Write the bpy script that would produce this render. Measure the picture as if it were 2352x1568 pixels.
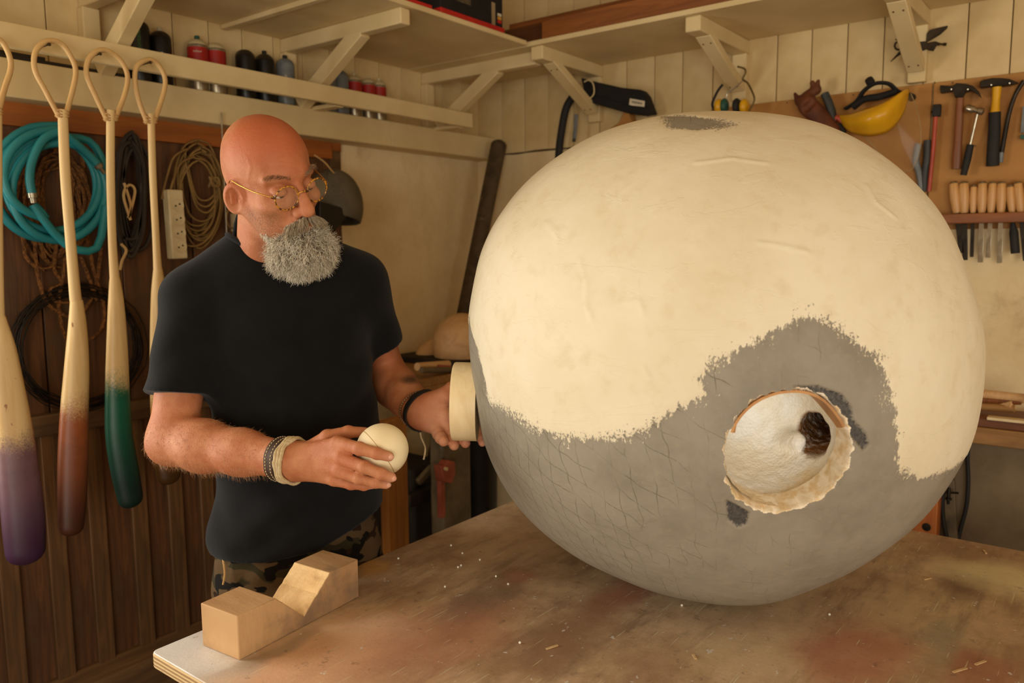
import bpy, bmesh, math, random
import numpy as np
from mathutils import Vector, Matrix

for o in list(bpy.data.objects): bpy.data.objects.remove(o)
scene = bpy.context.scene
COL = scene.collection
random.seed(7); rng = np.random.default_rng(7)
PI = math.pi

# ------------------------------------------------------------------ camera
# x runs along the wall with the spray cans, y along the tool wall, metres
FL = 28 / 36 * 2352
YAW, PITCH, ROLL, CAM_H = math.radians(37.7), math.radians(6.67), math.radians(-.46), 1.55
_f = np.array([math.cos(YAW)*math.cos(PITCH), math.sin(YAW)*math.cos(PITCH), -math.sin(PITCH)])
_r = np.array([math.sin(YAW), -math.cos(YAW), 0.0]); _u = np.cross(_r, _f)
_r, _u = math.cos(ROLL)*_r + math.sin(ROLL)*_u, math.cos(ROLL)*_u - math.sin(ROLL)*_r
CAM = np.array([0, 0, CAM_H])
cam = bpy.data.objects.new('camera', bpy.data.cameras.new('camera')); COL.objects.link(cam)
cam.matrix_world = Matrix(((_r[0], _u[0], -_f[0], CAM[0]), (_r[1], _u[1], -_f[1], CAM[1]),
                           (_r[2], _u[2], -_f[2], CAM[2]), (0, 0, 0, 1)))
cam.data.lens = 28; cam.data.sensor_width = 36; cam.data.clip_start = .05
cam.data.dof.use_dof = True; cam.data.dof.focus_distance = 1.5; cam.data.dof.aperture_fstop = 4.0
scene.camera = cam

# ------------------------------------------------------------------ light
w = bpy.data.worlds.new('world'); scene.world = w; w.use_nodes = True
w.node_tree.nodes['Background'].inputs[0].default_value = (1, .86, .66, 1)
w.node_tree.nodes['Background'].inputs[1].default_value = .25

def area(name, loc, target, sx, sy, power, color, spread=180):
    l = bpy.data.lights.new(name, 'AREA'); l.shape = 'RECTANGLE'; l.size = sx; l.size_y = sy
    l.energy = power; l.color = color; l.spread = math.radians(spread)
    o = bpy.data.objects.new(name, l); COL.objects.link(o); o.location = loc
    o.rotation_euler = (Vector(target) - Vector(loc)).to_track_quat('-Z', 'Y').to_euler()
    return o
# daylight in the doorway behind the photographer and in the window of the can wall
area('doorway_daylight', (-2.55, -1.65, 1.1), (0, -.6, 1.05), 2.5, 1.9, 105, (1, .955, .86))
area('window_daylight', (-.25, 2.52, 1.5), (-.05, 0, 1.30), 1.2, 1.2, 46, (1, .95, .83))
area('side_fill_light', (.2, -3.06, 1.35), (.4, 0, 1.2), 1.6, 1.2, 24, (1, .95, .85))  # unseen fill light, added to brighten the right side of the egg
vs = scene.view_settings
vs.view_transform = 'Standard'; vs.look = 'None'; vs.gamma = 1; vs.use_curve_mapping = False
vs.exposure = -.12

# ------------------------------------------------------------------ helpers: pixels to places
def ray(x, y): return _f + _r*(x-1176)/FL - _u*(y-784)/FL
def onx(X, x, y): d = ray(x, y); return CAM + d*(X-CAM[0])/d[0]
def ony(Y, x, y): d = ray(x, y); return CAM + d*(Y-CAM[1])/d[1]
def onz(Z, x, y): d = ray(x, y); return CAM + d*(Z-CAM[2])/d[2]
def dep(x, y, D): return CAM + ray(x, y)*D
def unit(v): v = np.asarray(v, float); return v/np.linalg.norm(v)

# ------------------------------------------------------------------ helpers: mesh building
def spl(pts, n=8, closed=False):
    P = [np.array(p, float) for p in pts]; out = []; N = len(P)
    for i in range(N if closed else N-1):
        g = lambda k: P[k % N] if closed else P[min(max(k, 0), N-1)]
        a, b, c, d = g(i-1), g(i), g(i+1), g(i+2)
        for j in range(n):
            t = j/n
            out.append(.5*((2*b)+(c-a)*t+(2*a-5*b+4*c-d)*t*t+(3*b-a-3*c+d)*t**3))
    if not closed: out.append(P[-1])
    return out

class MB:
    def __init__(s): s.v = []; s.f = []
    def add(s, V, F):
        o = len(s.v); s.v += [tuple(map(float, p)) for p in V]; s.f += [tuple(i+o for i in f) for f in F]; return s
    def box(s, a, b):
        a, b = np.minimum(a, b), np.maximum(a, b)
        return s.obox((np.array(a)+b)/2, np.eye(3), (np.array(b)-a)/2)
    def obox(s, c, ax, h, taper=1.0):
        c = np.array(c, float); ax = np.array(ax, float); V = []
        for k in (-1, 1):
            t = taper if k > 0 else 1
            for i, j in ((-1, -1), (1, -1), (1, 1), (-1, 1)):
                V.append(c+ax[0]*h[0]*i*t+ax[1]*h[1]*j*t+ax[2]*h[2]*k)
        return s.add(V, [(3, 2, 1, 0), (4, 5, 6, 7), (0, 1, 5, 4), (1, 2, 6, 5), (2, 3, 7, 6), (3, 0, 4, 7)])
    def beam(s, a, b, w, h, side):
        a = np.array(a, float); b = np.array(b, float); d = b-a; L = np.linalg.norm(d); d /= L
        sd = unit(np.array(side, float)-np.dot(side, d)*d); n = np.cross(d, sd)
        return s.obox((a+b)/2, (d, sd, n), (L/2, w/2, h/2))
    def tube(s, pts, r, n=8, closed=False, flat=1.0, flatdir=None):
        P = [np.array(p, float) for p in pts]; N = len(P)
        R = r if hasattr(r, '__len__') else [r]*N
        T = []
        for i in range(N):
            a = P[(i-1) % N] if closed or i > 0 else P[0]; b = P[(i+1) % N] if closed or i < N-1 else P[-1]
            d = b-a; T.append(d/(np.linalg.norm(d)+1e-12))
        if flatdir is not None: u0 = np.array(flatdir, float)
        else: u0 = np.array([0, 0, 1.]) if abs(T[0][2]) < .9 else np.array([1., 0, 0])
        V = []; u = u0
        for i in range(N):
            if flatdir is not None: u = u0
            u = u-np.dot(u, T[i])*T[i]; u = u/(np.linalg.norm(u)+1e-12); v = np.cross(T[i], u)
            for k in range(n):
                a = 2*PI*k/n; V.append(P[i]+R[i]*(math.cos(a)*u*flat+math.sin(a)*v))
        F = []
        for i in range(N if closed else N-1):
            for k in range(n):
                j = (i+1) % N; F.append((i*n+k, i*n+(k+1) % n, j*n+(k+1) % n, j*n+k))
        if not closed:
            F.append(tuple(range(n-1, -1, -1))); F.append(tuple((N-1)*n+k for k in range(n)))
        return s.add(V, F)
    def lathe(s, p0, d, prof, n=24, squash=None):
        p0 = np.array(p0, float); d = unit(d)
        u = np.array([0, 0, 1.]) if abs(d[2]) < .9 else np.array([1., 0, 0])
        if squash is not None: u = np.array(squash[0], float)
        u = unit(u-np.dot(u, d)*d); v = np.cross(d, u); q = 1 if squash is None else squash[1]
        V = []; F = []
        for h, r in prof:
            for k in range(n):
                a = 2*PI*k/n; V.append(p0+d*h+max(r, 1e-5)*(math.cos(a)*u*q+math.sin(a)*v))
        m = len(prof)
        for i in range(m-1):
            for k in range(n): F.append((i*n+k, i*n+(k+1) % n, (i+1)*n+(k+1) % n, (i+1)*n+k))
        F.append(tuple(range(n-1, -1, -1))); F.append(tuple((m-1)*n+k for k in range(n)))
        return s.add(V, F)
    def prism(s, poly, d):
        P = [np.array(p, float) for p in poly]; d = np.array(d, float); n = len(P)
        V = P+[p+d for p in P]
        F = [tuple(range(n-1, -1, -1)), tuple(range(n, 2*n))]+[(i, (i+1) % n, n+(i+1) % n, n+i) for i in range(n)]
        return s.add(V, F)
    def ball(s, c, r, n=16, m=10, ax=None):
        c = np.array(c, float); r = np.array([r]*3 if not hasattr(r, '__len__') else r, float)
        A = np.eye(3) if ax is None else np.array(ax, float); V = []; F = []
        for i in range(m+1):
            t = PI*i/m
            for k in range(n):
                a = 2*PI*k/n; q = np.array([math.sin(t)*math.cos(a), math.sin(t)*math.sin(a), math.cos(t)])*r
                V.append(c+q @ A)
        for i in range(m):
            for k in range(n): F.append((i*n+k, (i+1)*n+k, (i+1)*n+(k+1) % n, i*n+(k+1) % n))
        return s.add(V, F)

POS = {}
def tag(o, label=None, cat=None, group=None, kind=None):
    if label: o['label'] = label
    if cat: o['category'] = cat
    if group: o['group'] = group
    if kind: o['kind'] = kind
    return o
def thing(name, label, cat, loc, group=None):
    o = bpy.data.objects.new(name, None); COL.objects.link(o); o.location = tuple(map(float, loc)); o.empty_display_size = .05
    POS[o.name] = np.array(loc, float); return tag(o, label, cat, group)
def link(o, parent, world):
    COL.objects.link(o); world = np.array(world, float); POS[o.name] = world
    if parent is not None:
        o.parent = parent; o.location = tuple(world-POS[parent.name])
    else: o.location = tuple(world)
    return o
def mesh_obj(name, V, F, mats, parent=None, bevel=0, smooth=40, label=None, cat=None, group=None, kind=None, weld=True):
    V = np.asarray(V, float); lo, hi = V.min(0), V.max(0)
    org = np.array([(lo[0]+hi[0])/2, (lo[1]+hi[1])/2, lo[2] if parent is None else (lo[2]+hi[2])/2])
    me = bpy.data.meshes.new(name); me.from_pydata((V-org).tolist(), [], F if isinstance(F, list) else F.tolist())
    if weld:
        bm = bmesh.new(); bm.from_mesh(me)
        bmesh.ops.remove_doubles(bm, verts=bm.verts, dist=1e-6); bmesh.ops.recalc_face_normals(bm, faces=bm.faces)
        bm.to_mesh(me); bm.free()
    for m in (mats if isinstance(mats, (list, tuple)) else [mats]): me.materials.append(m)
    if smooth:
        me.shade_smooth(); me.set_sharp_from_angle(angle=math.radians(smooth))
    o = bpy.data.objects.new(name, me)
    if bevel:
        b = o.modifiers.new('bevel', 'BEVEL'); b.width = bevel; b.segments = 2; b.limit_method = 'ANGLE'
    link(o, parent, org); return tag(o, label, cat, group, kind)
def obj(name, mb, mats, parent=None, **k): return mesh_obj(name, mb.v, mb.f, mats, parent, **k)
def dup(o, shift, parent=None):
    c = o.copy(); COL.objects.link(c); c.parent = parent
    world = POS[o.name]+np.array(shift, float); POS[c.name] = world
    c.location = tuple(world-(POS[parent.name] if parent else 0)); return c
def text_obj(name, body, mat, parent, pos, right, up, size, extrude=.0003):
    cu = bpy.data.curves.new(name, 'FONT'); cu.body = body; cu.size = size; cu.extrude = extrude
    cu.align_x = 'CENTER'; cu.align_y = 'CENTER'
    t = bpy.data.objects.new(name, cu); COL.objects.link(t)
    me = bpy.data.meshes.new_from_object(t.evaluated_get(bpy.context.evaluated_depsgraph_get()))
    bpy.data.objects.remove(t); right = unit(right); up = unit(up); n = np.cross(right, up)
    A = np.array([right, up, n]); V = np.array([v.co for v in me.vertices])
    F = [tuple(p.vertices) for p in me.polygons]
    return mesh_obj(name, V @ A+np.array(pos), F, mat, parent, smooth=0)

# ------------------------------------------------------------------ helpers: materials
def lin(c):
    f = lambda x: x/12.92 if x <= .04045 else ((x+.055)/1.055)**2.4
    return tuple(f(x/255) for x in c)+(1,)
class NT:
    def __init__(s, name):
        s.m = bpy.data.materials.new(name); s.m.use_nodes = True; s.t = s.m.node_tree
        s.b = s.t.nodes['Principled BSDF']; s.co = None
    def n(s, typ, **kw):
        nd = s.t.nodes.new('ShaderNode'+typ)
        for k, v in kw.items():
            if k in nd.inputs.keys(): s.put(nd.inputs[k], v)
            else: setattr(nd, k, v)
        return nd
    def put(s, sock, v):
        if hasattr(v, 'links') or hasattr(v, 'is_linked'): s.t.links.new(v, sock)
        else: sock.default_value = v
    def coord(s):
        if s.co is None: s.co = s.n('TexCoord').outputs['Object']
        return s.co
    def attr(s, name, vec=False):
        a = s.n('Attribute', attribute_name=name); return a.outputs['Vector' if vec else 'Fac']
    def mapv(s, scale=(1, 1, 1), loc=(0, 0, 0), rot=(0, 0, 0), vec=None):
        m = s.n('Mapping'); s.put(m.inputs['Vector'], vec if vec is not None else s.coord())
        m.inputs['Scale'].default_value = scale; m.inputs['Location'].default_value = loc; m.inputs['Rotation'].default_value = rot
        return m.outputs[0]
    def noise(s, scale, detail=4, rough=.55, vec=None, dist=0):
        n = s.n('TexNoise'); n.inputs['Scale'].default_value = scale; n.inputs['Detail'].default_value = detail
        n.inputs['Roughness'].default_value = rough; n.inputs['Distortion'].default_value = dist
        s.put(n.inputs['Vector'], vec if vec is not None else s.coord()); return n.outputs['Fac']
    def step(s, v, a, b):
        m = s.n('MapRange', interpolation_type='SMOOTHSTEP'); s.put(m.inputs['Value'], v)
        s.put(m.inputs['From Min'], a); s.put(m.inputs['From Max'], b); return m.outputs['Result']
    def mix(s, fac, a, b):
        m = s.n('Mix', data_type='RGBA'); s.put(m.inputs[0], fac); s.put(m.inputs[6], a); s.put(m.inputs[7], b); return m.outputs[2]
    def math(s, op, a, b=0.0):
        m = s.n('Math', operation=op); s.put(m.inputs[0], a); s.put(m.inputs[1], b); return m.outputs[0]
    def sep(s, vec=None):
        x = s.n('SeparateXYZ'); s.put(x.inputs[0], vec if vec is not None else s.coord()); return x.outputs
    def bump(s, h, strength=.3, dist=.01, normal=None):
        b = s.n('Bump'); b.inputs['Strength'].default_value = strength; b.inputs['Distance'].default_value = dist
        s.put(b.inputs['Height'], h)
        if normal is not None: s.put(b.inputs['Normal'], normal)
        return b.outputs[0]
    def out(s, color=None, rough=None, normal=None, metal=None, spec=None):
        I = s.b.inputs
        if color is not None: s.put(I['Base Color'], color)
        if rough is not None: s.put(I['Roughness'], rough)
        if normal is not None: s.put(I['Normal'], normal)
        if metal is not None: s.put(I['Metallic'], metal)
        if spec is not None: s.put(I['Specular IOR Level'], spec)
        return s.m
def mat(name, c1, c2=None, scale=12, stretch=(1, 1, 1), rough=.6, metal=0, bump=0, bscale=None, c3=None, dscale=2, dth=(.52, .7), spec=.4, bdist=.004):
    t = NT(name); c2 = c2 or tuple(x*.8 for x in c1)
    v = t.mapv(stretch); col = t.mix(t.step(t.noise(scale, 5, .6, v), .32, .68), lin(c1), lin(c2))
    if c3: col = t.mix(t.step(t.noise(dscale, 6, .65), dth[0], dth[1]), col, lin(c3))
    nm = t.bump(t.noise(bscale or scale*3, 5, .6, v), bump, bdist) if bump else None
    return t.out(col, rough, nm, metal, spec)
def wood(name, c1, c2, axis=0, scale=9, rough=.6, bump=.25, c3=None, ratio=.07, dth=(.52, .7)):
    st = [1, 1, 1]; st[axis] = ratio
    t = NT(name); v = t.mapv(tuple(st)); g = t.noise(scale*4, 6, .62, v, 1.2); g2 = t.noise(scale, 3, .5, v)
    col = t.mix(t.step(g, .3, .7), lin(c1), lin(c2)); col = t.mix(t.math('MULTIPLY', t.step(g2, .45, .7), .45), col, lin(tuple(x*.7 for x in c2)))
    if c3: col = t.mix(t.step(t.noise(3, 6, .65), dth[0], dth[1]), col, lin(c3))
    return t.out(col, rough, t.bump(g, bump, .003))
# ================================================================== the setting
WL, WR = 2.5, 2.98          # can wall (y) and tool wall (x)
m_white = mat('white_painted_wood', (222, 196, 144), (206, 178, 124), 5, rough=.55, bump=.25, bscale=30, c3=(150, 122, 80), dscale=3, dth=(.62, .85))
m_white2 = mat('white_painted_shelf', (224, 200, 150), (211, 186, 134), 4, rough=.55, bump=.2, bscale=26, c3=(160, 132, 88), dscale=2.5, dth=(.64, .85))
m_plaster = mat('rough_plaster', (238, 216, 172), (222, 196, 148), 3, rough=.85, bump=.6, bscale=7, c3=(140, 106, 64), dscale=2.2, dth=(.58, .8), bdist=.02)
m_darkwood = wood('dark_stained_wood', (112, 70, 36), (70, 42, 20), 2, 8, .55, .5, c3=(84, 62, 38))
m_batten = wood('dark_batten_wood', (122, 84, 46), (78, 52, 26), 2, 8, .55, .5)
m_rail = wood('dusty_rail_wood', (118, 86, 50), (84, 56, 30), 0, 8, .65, .5)
m_orange = wood('orange_board_wood', (176, 100, 36), (150, 80, 26), 0, 8, .5, .3)
m_floor = mat('dusty_floor', (120, 92, 62), (84, 62, 40), 6, rough=.8, bump=.3, c3=(70, 52, 36))
m_gap = mat('wall_backing', (110, 86, 52), (90, 68, 40), 4, rough=.9)
m_ceil = mat('ceiling_boards', (222, 198, 156), (204, 178, 134), 3, (1, .1, 1), rough=.8)

tag(obj('floor', MB().box((-2.7, -3.1, -.1), (3.1, 2.62, 0)), m_floor), 'dusty brown workshop floor', None, None, 'structure')
tag(obj('ceiling', MB().box((-2.7, -3.1, 2.95), (3.1, 2.62, 3.05)), m_ceil), 'boarded workshop ceiling', None, None, 'structure')

# can wall with a window opening outside the frame
wl = MB()
wl.box((-2.6, WL, 0), (-.9, WL+.12, 2.95)); wl.box((.4, WL, 0), (3.1, WL+.12, 2.95))
wl.box((-.9, WL, 0), (.4, WL+.12, .85)); wl.box((-.9, WL, 2.15), (.4, WL+.12, 2.95))
wall_left = tag(obj('wall_left', wl, m_gap), 'wall with white boards above and dark wood panelling below', None, None, 'structure')
x = .42; k = 0
while x < 2.97:
    x2 = min(x+.128, 2.972)
    obj('board', MB().box((x+.0015, WL-.014, 1.99), (x2-.0015, WL, 2.95)), m_white, wall_left, bevel=.002); x = x2
# dark panelling: boards, battens, rails
BX = [float(ony(WL-.03, p, 1326)[0]) for p in (-180, -80, 22, 137, 233, 330, 413, 485, 560, 640, 720)]
xs = [.42]+BX+[2.115]
for a, b in zip(xs[:-1], xs[1:]):
    obj('panel_board', MB().box((a+.001, WL-.016-.003*random.random(), .05), (b-.001, WL, 1.05)), m_darkwood, wall_left, bevel=.002)
for b in BX:
    obj('batten', MB().box((b-.026, WL-.036, .22), (b+.026, WL-.012, 1.03)), m_batten, wall_left, bevel=.003)
x = .42
while x < 2.1:
    x2 = min(x+random.choice((.14, .19, .24)), 2.115)
    obj('panel_board', MB().box((x+.002, WL-.014-.008*random.random(), 1.07), (x2-.002, WL, 1.98)), m_darkwood, wall_left, bevel=.002); x = x2
obj('middle_rail', MB().box((.42, WL-.05, 1.02), (2.115, WL, 1.082)), m_rail, wall_left, bevel=.004)
obj('bottom_rail', MB().prism([(.42, WL, .12), (.42, WL-.075, .12), (.42, WL-.075, .24), (.42, WL-.03, .275), (.42, WL, .275)], (1.695, 0, 0)), m_rail, wall_left, bevel=.003)
obj('orange_board', MB().box((.42, WL-.04, 1.897), (2.06, WL, 1.962)), m_orange, wall_left, bevel=.002)
obj('orange_board', MB().box((2.06, WL-.032, 1.93), (2.112, WL, 1.962)), m_orange, wall_left, bevel=.002)
obj('corner_block', MB().box((2.06, WL-.03, 1.86), (2.11, WL, 1.93)), m_rail, wall_left, bevel=.002)
# plaster field to the corner, slightly bulging grid
def field(name, o, eu, ev, nu, nv, amp, m, parent, nrm, seed=0):
    o = np.array(o, float); eu = np.array(eu, float); ev = np.array(ev, float); nrm = np.array(nrm, float); V = []; F = []
    for j in range(nv+1):
        for i in range(nu+1):
            p = o+eu*i/nu+ev*j/nv
            d = amp*(math.sin(i*.7+j*.31+seed)*.4+math.sin(i*.23-j*.5+seed*2)*.4+random.uniform(-.25, .25))
            V.append(p+nrm*(.012+d))
    for j in range(nv):
        for i in range(nu): a = j*(nu+1)+i; F.append((a, a+1, a+nu+2, a+nu+1))
    return mesh_obj(name, V, F, m, parent, smooth=180)
field('plaster_panel', (2.117, WL, .0), (.863, 0, 0), (0, 0, 1.99), 30, 60, .003, m_plaster, wall_left, (0, -1, 0))

# tool wall
wall_right = tag(obj('wall_right', MB().box((WR, -3.1, 0), (WR+.12, WL, 2.95)), m_gap), 'wall with white vertical boards above rough whitewashed plaster', None, None, 'structure')
SE = [1153, 1205, 1260, 1318, 1378, 1439, 1503, 1567, 1636, 1708, 1782, 1860, 1941, 2024, 2117, 2213, 2313, 2420, 2540]
ys = [WL]+[float(onx(WR-.012, p, 250)[1]) for p in SE]+[-.2, -.4]
for a, b in zip(ys[:-1], ys[1:]):
    obj('board', MB().box((WR-.013-.003*random.random(), b+.0015, 1.985), (WR, a-.0015, 2.95)), m_white, wall_right, bevel=.002)
field('plaster_panel', (WR, WL, 0), (0, -5.5, 0), (0, 0, 1.98), 150, 60, .004, m_plaster, wall_right, (-1, 0, 0), 3)
m_crack = mat('dark_seam', (96, 66, 34), (70, 46, 24), 9, rough=.9)
pts = [(WR-.017, WL-.02-i*.11, 1.983+.004*math.sin(i*2.3)) for i in range(13)]
obj('crack', MB().tube(spl(pts, 4), .0028, 5), m_crack, wall_right)

# walls behind the photographer, with the open doorway
wf = MB(); wf.box((-2.72, -3.1, 0), (-2.6, -2.95, 2.95)); wf.box((-2.72, -.35, 0), (-2.6, WL+.12, 2.95)); wf.box((-2.72, -2.95, 2.15), (-2.6, -.35, 2.95))
tag(obj('wall_front', wf, m_plaster), 'whitewashed wall with an open doorway behind the photographer', None, None, 'structure')
wb_ = MB(); wb_.box((-2.72, -3.22, 0), (-.65, -3.1, 2.95)); wb_.box((1.05, -3.22, 0), (3.1, -3.1, 2.95)); wb_.box((-.65, -3.22, 0), (1.05, -3.1, .72)); wb_.box((-.65, -3.22, 1.98), (1.05, -3.1, 2.95))  # gap in this wall is added for the side fill light
tag(obj('wall_back', wb_, m_plaster), 'whitewashed wall with an added fill light opening to the right of the photographer', None, None, 'structure')
# ================================================================== distance-field modelling
def sd_cone(P, a, b, ra, rb):
    a = np.asarray(a, np.float32); b = np.asarray(b, np.float32); ba = b-a; pa = P-a
    h = np.clip((pa @ ba)/np.float32(max(ba @ ba, 1e-12)), 0, 1)
    return np.sqrt(((pa-h[:, None]*ba)**2).sum(1))-(ra+(rb-ra)*h)
def sd_ell(P, c, r, A=None):
    q = P-np.asarray(c, np.float32)
    if A is not None: q = q @ np.asarray(A, np.float32).T
    r = np.asarray(r, np.float32); k0 = np.sqrt(((q/r)**2).sum(1)); k1 = np.sqrt(((q/(r*r))**2).sum(1))+1e-9
    return k0*(k0-1)/k1
def sd_box(P, c, h, A=None, rad=0.0):
    q = P-np.asarray(c, np.float32)
    if A is not None: q = q @ np.asarray(A, np.float32).T
    q = np.abs(q)-(np.asarray(h, np.float32)-rad)
    return np.sqrt((np.maximum(q, 0)**2).sum(1))+np.minimum(q.max(1), 0)-rad
def smin(a, b, k):
    h = np.clip(.5+.5*(b-a)/k, 0, 1); return b*(1-h)+a*h-k*h*(1-h)
def smax(a, b, k): return -smin(-a, -b, k)
def surface_net(sdf, lo, hi, h, B=8, margin=1.5):
    lo = np.asarray(lo, float); n = np.ceil((np.asarray(hi)-lo)/(h*B)).astype(int)
    bi = np.stack(np.meshgrid(*[np.arange(k) for k in n], indexing='ij'), -1).reshape(-1, 3)
    ctr = (lo+(bi+.5)*B*h).astype(np.float32)
    dc = np.concatenate([sdf(ctr[i:i+200000]) for i in range(0, len(ctr), 200000)])
    bi = bi[np.abs(dc) < B*h*.867*margin]
    g = np.arange(B+1); L = np.stack(np.meshgrid(g, g, g, indexing='ij'), -1)
    vals = np.empty((len(bi), B+1, B+1, B+1), np.float32); step = 400
    for i in range(0, len(bi), step):
        P = (lo+(bi[i:i+step, None, None, None]*B+L[None])*h).astype(np.float32); s = P.shape[:4]
        vals[i:i+step] = sdf(P.reshape(-1, 3)).reshape(s)
    N = n*B+2
    gid = lambda I: (I[..., 0].astype(np.int64)*N[1]+I[..., 1])*N[2]+I[..., 2]
    ins = vals < 0
    C8 = [(i, j, k) for i in (0, 1) for j in (0, 1) for k in (0, 1)]
    cnt = sum(ins[:, i:i+B, j:j+B, k:k+B].astype(np.int8) for i, j, k in C8)
    cb, ci, cj, ck = np.nonzero((cnt > 0) & (cnt < 8))
    cell = bi[cb]*B+np.stack([ci, cj, ck], -1)
    c8 = np.stack([vals[cb, ci+i, cj+j, ck+k] for i, j, k in C8], 1)
    acc = np.zeros((len(cb), 3)); num = np.zeros(len(cb)); off = np.array(C8, float)
    for p in range(8):
        for q in range(p+1, 8):
            if abs(off[p]-off[q]).sum() != 1: continue
            a, b = c8[:, p], c8[:, q]; m = (a < 0) != (b < 0); t = np.where(m, a/(np.where(m, a-b, 1)), 0)
            acc += np.where(m[:, None], off[p]+(off[q]-off[p])*t[:, None], 0); num += m
    V = lo+(cell+acc/num[:, None])*h
    ids = gid(cell); o = np.argsort(ids); ids_s = ids[o]
    def look(I):
        k = gid(I); j = np.clip(np.searchsorted(ids_s, k), 0, len(ids_s)-1); return np.where(ids_s[j] == k, o[j], -1)
    F = []
    for ax in range(3):
        e = [0, 0, 0]; e[ax] = 1
        a = ins[:, :B, :B, :B]; b = ins[:, e[0]:e[0]+B, e[1]:e[1]+B, e[2]:e[2]+B]
        eb, i, j, k = np.nonzero(a != b); G = bi[eb]*B+np.stack([i, j, k], -1)
        u, v = np.zeros(3, int), np.zeros(3, int); u[(ax+1) % 3] = 1; v[(ax+2) % 3] = 1
        q = np.stack([look(G), look(G-u), look(G-u-v), look(G-v)], 1)
        flip = ~a[eb, i, j, k]; q[flip] = q[flip][:, ::-1]
        F.append(q[(q >= 0).all(1)])
    return V, np.concatenate(F)
def sdf_obj(name, sdf, lo, hi, h, mats, parent, **k):
    V, F = surface_net(sdf, lo, hi, h, margin=k.pop('margin', 1.5))
    return mesh_obj(name, V, F, mats, parent, smooth=180, weld=False, **k)
# ================================================================== work table
TZ, TX0, TX1, TY1, TY0 = .85, .66, 2.11, 1.322, -.75
def table_mat():
    t = NT('stained_table_top'); wv = t.n('NewGeometry').outputs['Position']
    a = t.noise(3.2, 8, .68, wv); b = t.noise(9, 6, .7, t.mapv((.5, 2.2, 1), (0, 0, 0), (0, 0, .45), wv)); c = t.noise(42, 4, .7, wv)
    col = t.mix(t.step(a, .35, .68), lin((217, 189, 152)), lin((163, 129, 98)))
    col = t.mix(t.math('MULTIPLY', t.step(b, .45, .72), .7), col, lin((132, 107, 85)))
    col = t.mix(t.math('MULTIPLY', t.step(t.noise(5, 5, .6, t.mapv((1, 1, 1), (3, 1, 0), (0, 0, 0), wv)), .55, .72), .55), col, lin((235, 202, 170)))
    # stains that belong to the board: (pixel, radii in m, rotation, colour, strength)
    blobs = [((1960, 1500), .16, .10, .2, (122, 76, 58), .7), ((1190, 1325), .06, .035, .5, (116, 72, 56), .6), ((1430, 1365), .13, .05, .2, (114, 70, 55), .65),
             ((2210, 1335), .11, .05, .1, (74, 56, 40), .8), ((2330, 1330), .10, .16, .0, (168, 148, 116), .8), ((2180, 1470), .12, .04, .3, (98, 96, 80), .6),
             ((1100, 1380), .12, .05, .4, (84, 74, 62), .6), ((700, 1540), .30, .12, .2, (158, 122, 98), .75), ((430, 1500), .10, .14, .1, (206, 186, 156), .85),
             ((1000, 1480), .22, .12, .2, (124, 84, 64), .6), ((1300, 1460), .2, .07, .2, (92, 66, 48), .6), ((1500, 1530), .12, .05, .3, (112, 88, 68), .5),
             ((1850, 1330), .26, .05, -.5, (156, 138, 110), .6), ((2260, 1540), .1, .06, .1, (112, 66, 50), .55), ((620, 1500), .10, .03, .5, (96, 84, 72), .6), ((860, 1300), .05, .05, 0, (150, 112, 60), .6)]
    warp = t.n('VectorMath', operation='MULTIPLY_ADD'); nz = t.n('TexNoise'); nz.inputs['Scale'].default_value = 9; nz.inputs['Detail'].default_value = 5
    t.put(nz.inputs['Vector'], wv); t.put(warp.inputs[0], nz.outputs['Color']); warp.inputs[1].default_value = (.12, .12, 0); t.put(warp.inputs[2], wv)
    for (px, py), rx, ry, ro, cc, st in blobs:
        p = onz(TZ, px, py); q = t.n('VectorMath', operation='SUBTRACT'); t.put(q.inputs[0], warp.outputs[0]); q.inputs[1].default_value = (p[0]+.06, p[1]+.06, TZ)
        v = t.mapv((1/rx, 1/ry, 0), (0, 0, 0), (0, 0, ro), q.outputs[0])
        v = t.n('VectorMath', operation='LENGTH'); t.put(v.inputs[0], t.t.nodes[-2].outputs[0])
        f = t.math('MULTIPLY', t.step(v.outputs['Value'], 1.25, .35), st); col = t.mix(f, col, lin(tuple(min(235, x*1.5) for x in cc)))
    for rot, th, sc in ((.5, .70, 7), (-.9, .715, 6), (1.6, .72, 8)):                       # scratches
        sv = t.noise(sc, 2, .5, t.mapv((1, 26, 1), (rot, 0, 0), (0, 0, rot), wv))
        col = t.mix(t.math('MULTIPLY', t.step(sv, th, th+.03), .5), col, lin((235, 235, 194)))
    col = t.mix(t.math('MULTIPLY', t.step(c, .60, .72), .45), col, lin((103, 80, 64)))
    col = t.mix(t.math('MULTIPLY', t.step(t.noise(70, 2, .5, wv), .71, .75), .6), col, lin((235, 235, 231)))
    return t.out(col, t.math('MULTIPLY_ADD', a, .3), t.bump(t.math('ADD', c, b), .25, .003))
m_table = table_mat()
for n in m_table.node_tree.nodes:
    if n.type == 'MATH' and n.operation == 'MULTIPLY_ADD': n.inputs[2].default_value = .42
def ply_mat():
    t = NT('plywood_edge'); z = t.sep()[2]
    s = t.math('SINE', t.math('MULTIPLY', t.math('ADD', z, t.math('MULTIPLY', t.noise(20, 3), .003)), 900))
    col = t.mix(t.step(s, -.4, .5), lin((216, 184, 132)), lin((160, 122, 78)))
    col = t.mix(t.step(t.noise(60, 4, .7, t.mapv((.2, .2, 1))), .55, .7), col, lin((120, 92, 62)))
    return t.out(col, .8, t.bump(s, .3, .002))
m_ply = ply_mat()
m_legwood = wood('table_leg_wood', (140, 104, 64), (100, 70, 40), 2)
tb = thing('work_table', 'large plywood work table with paint stains and scratches', 'table', (1.4, .3, 0))
rc = .014; th = .028; poly = []
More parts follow.
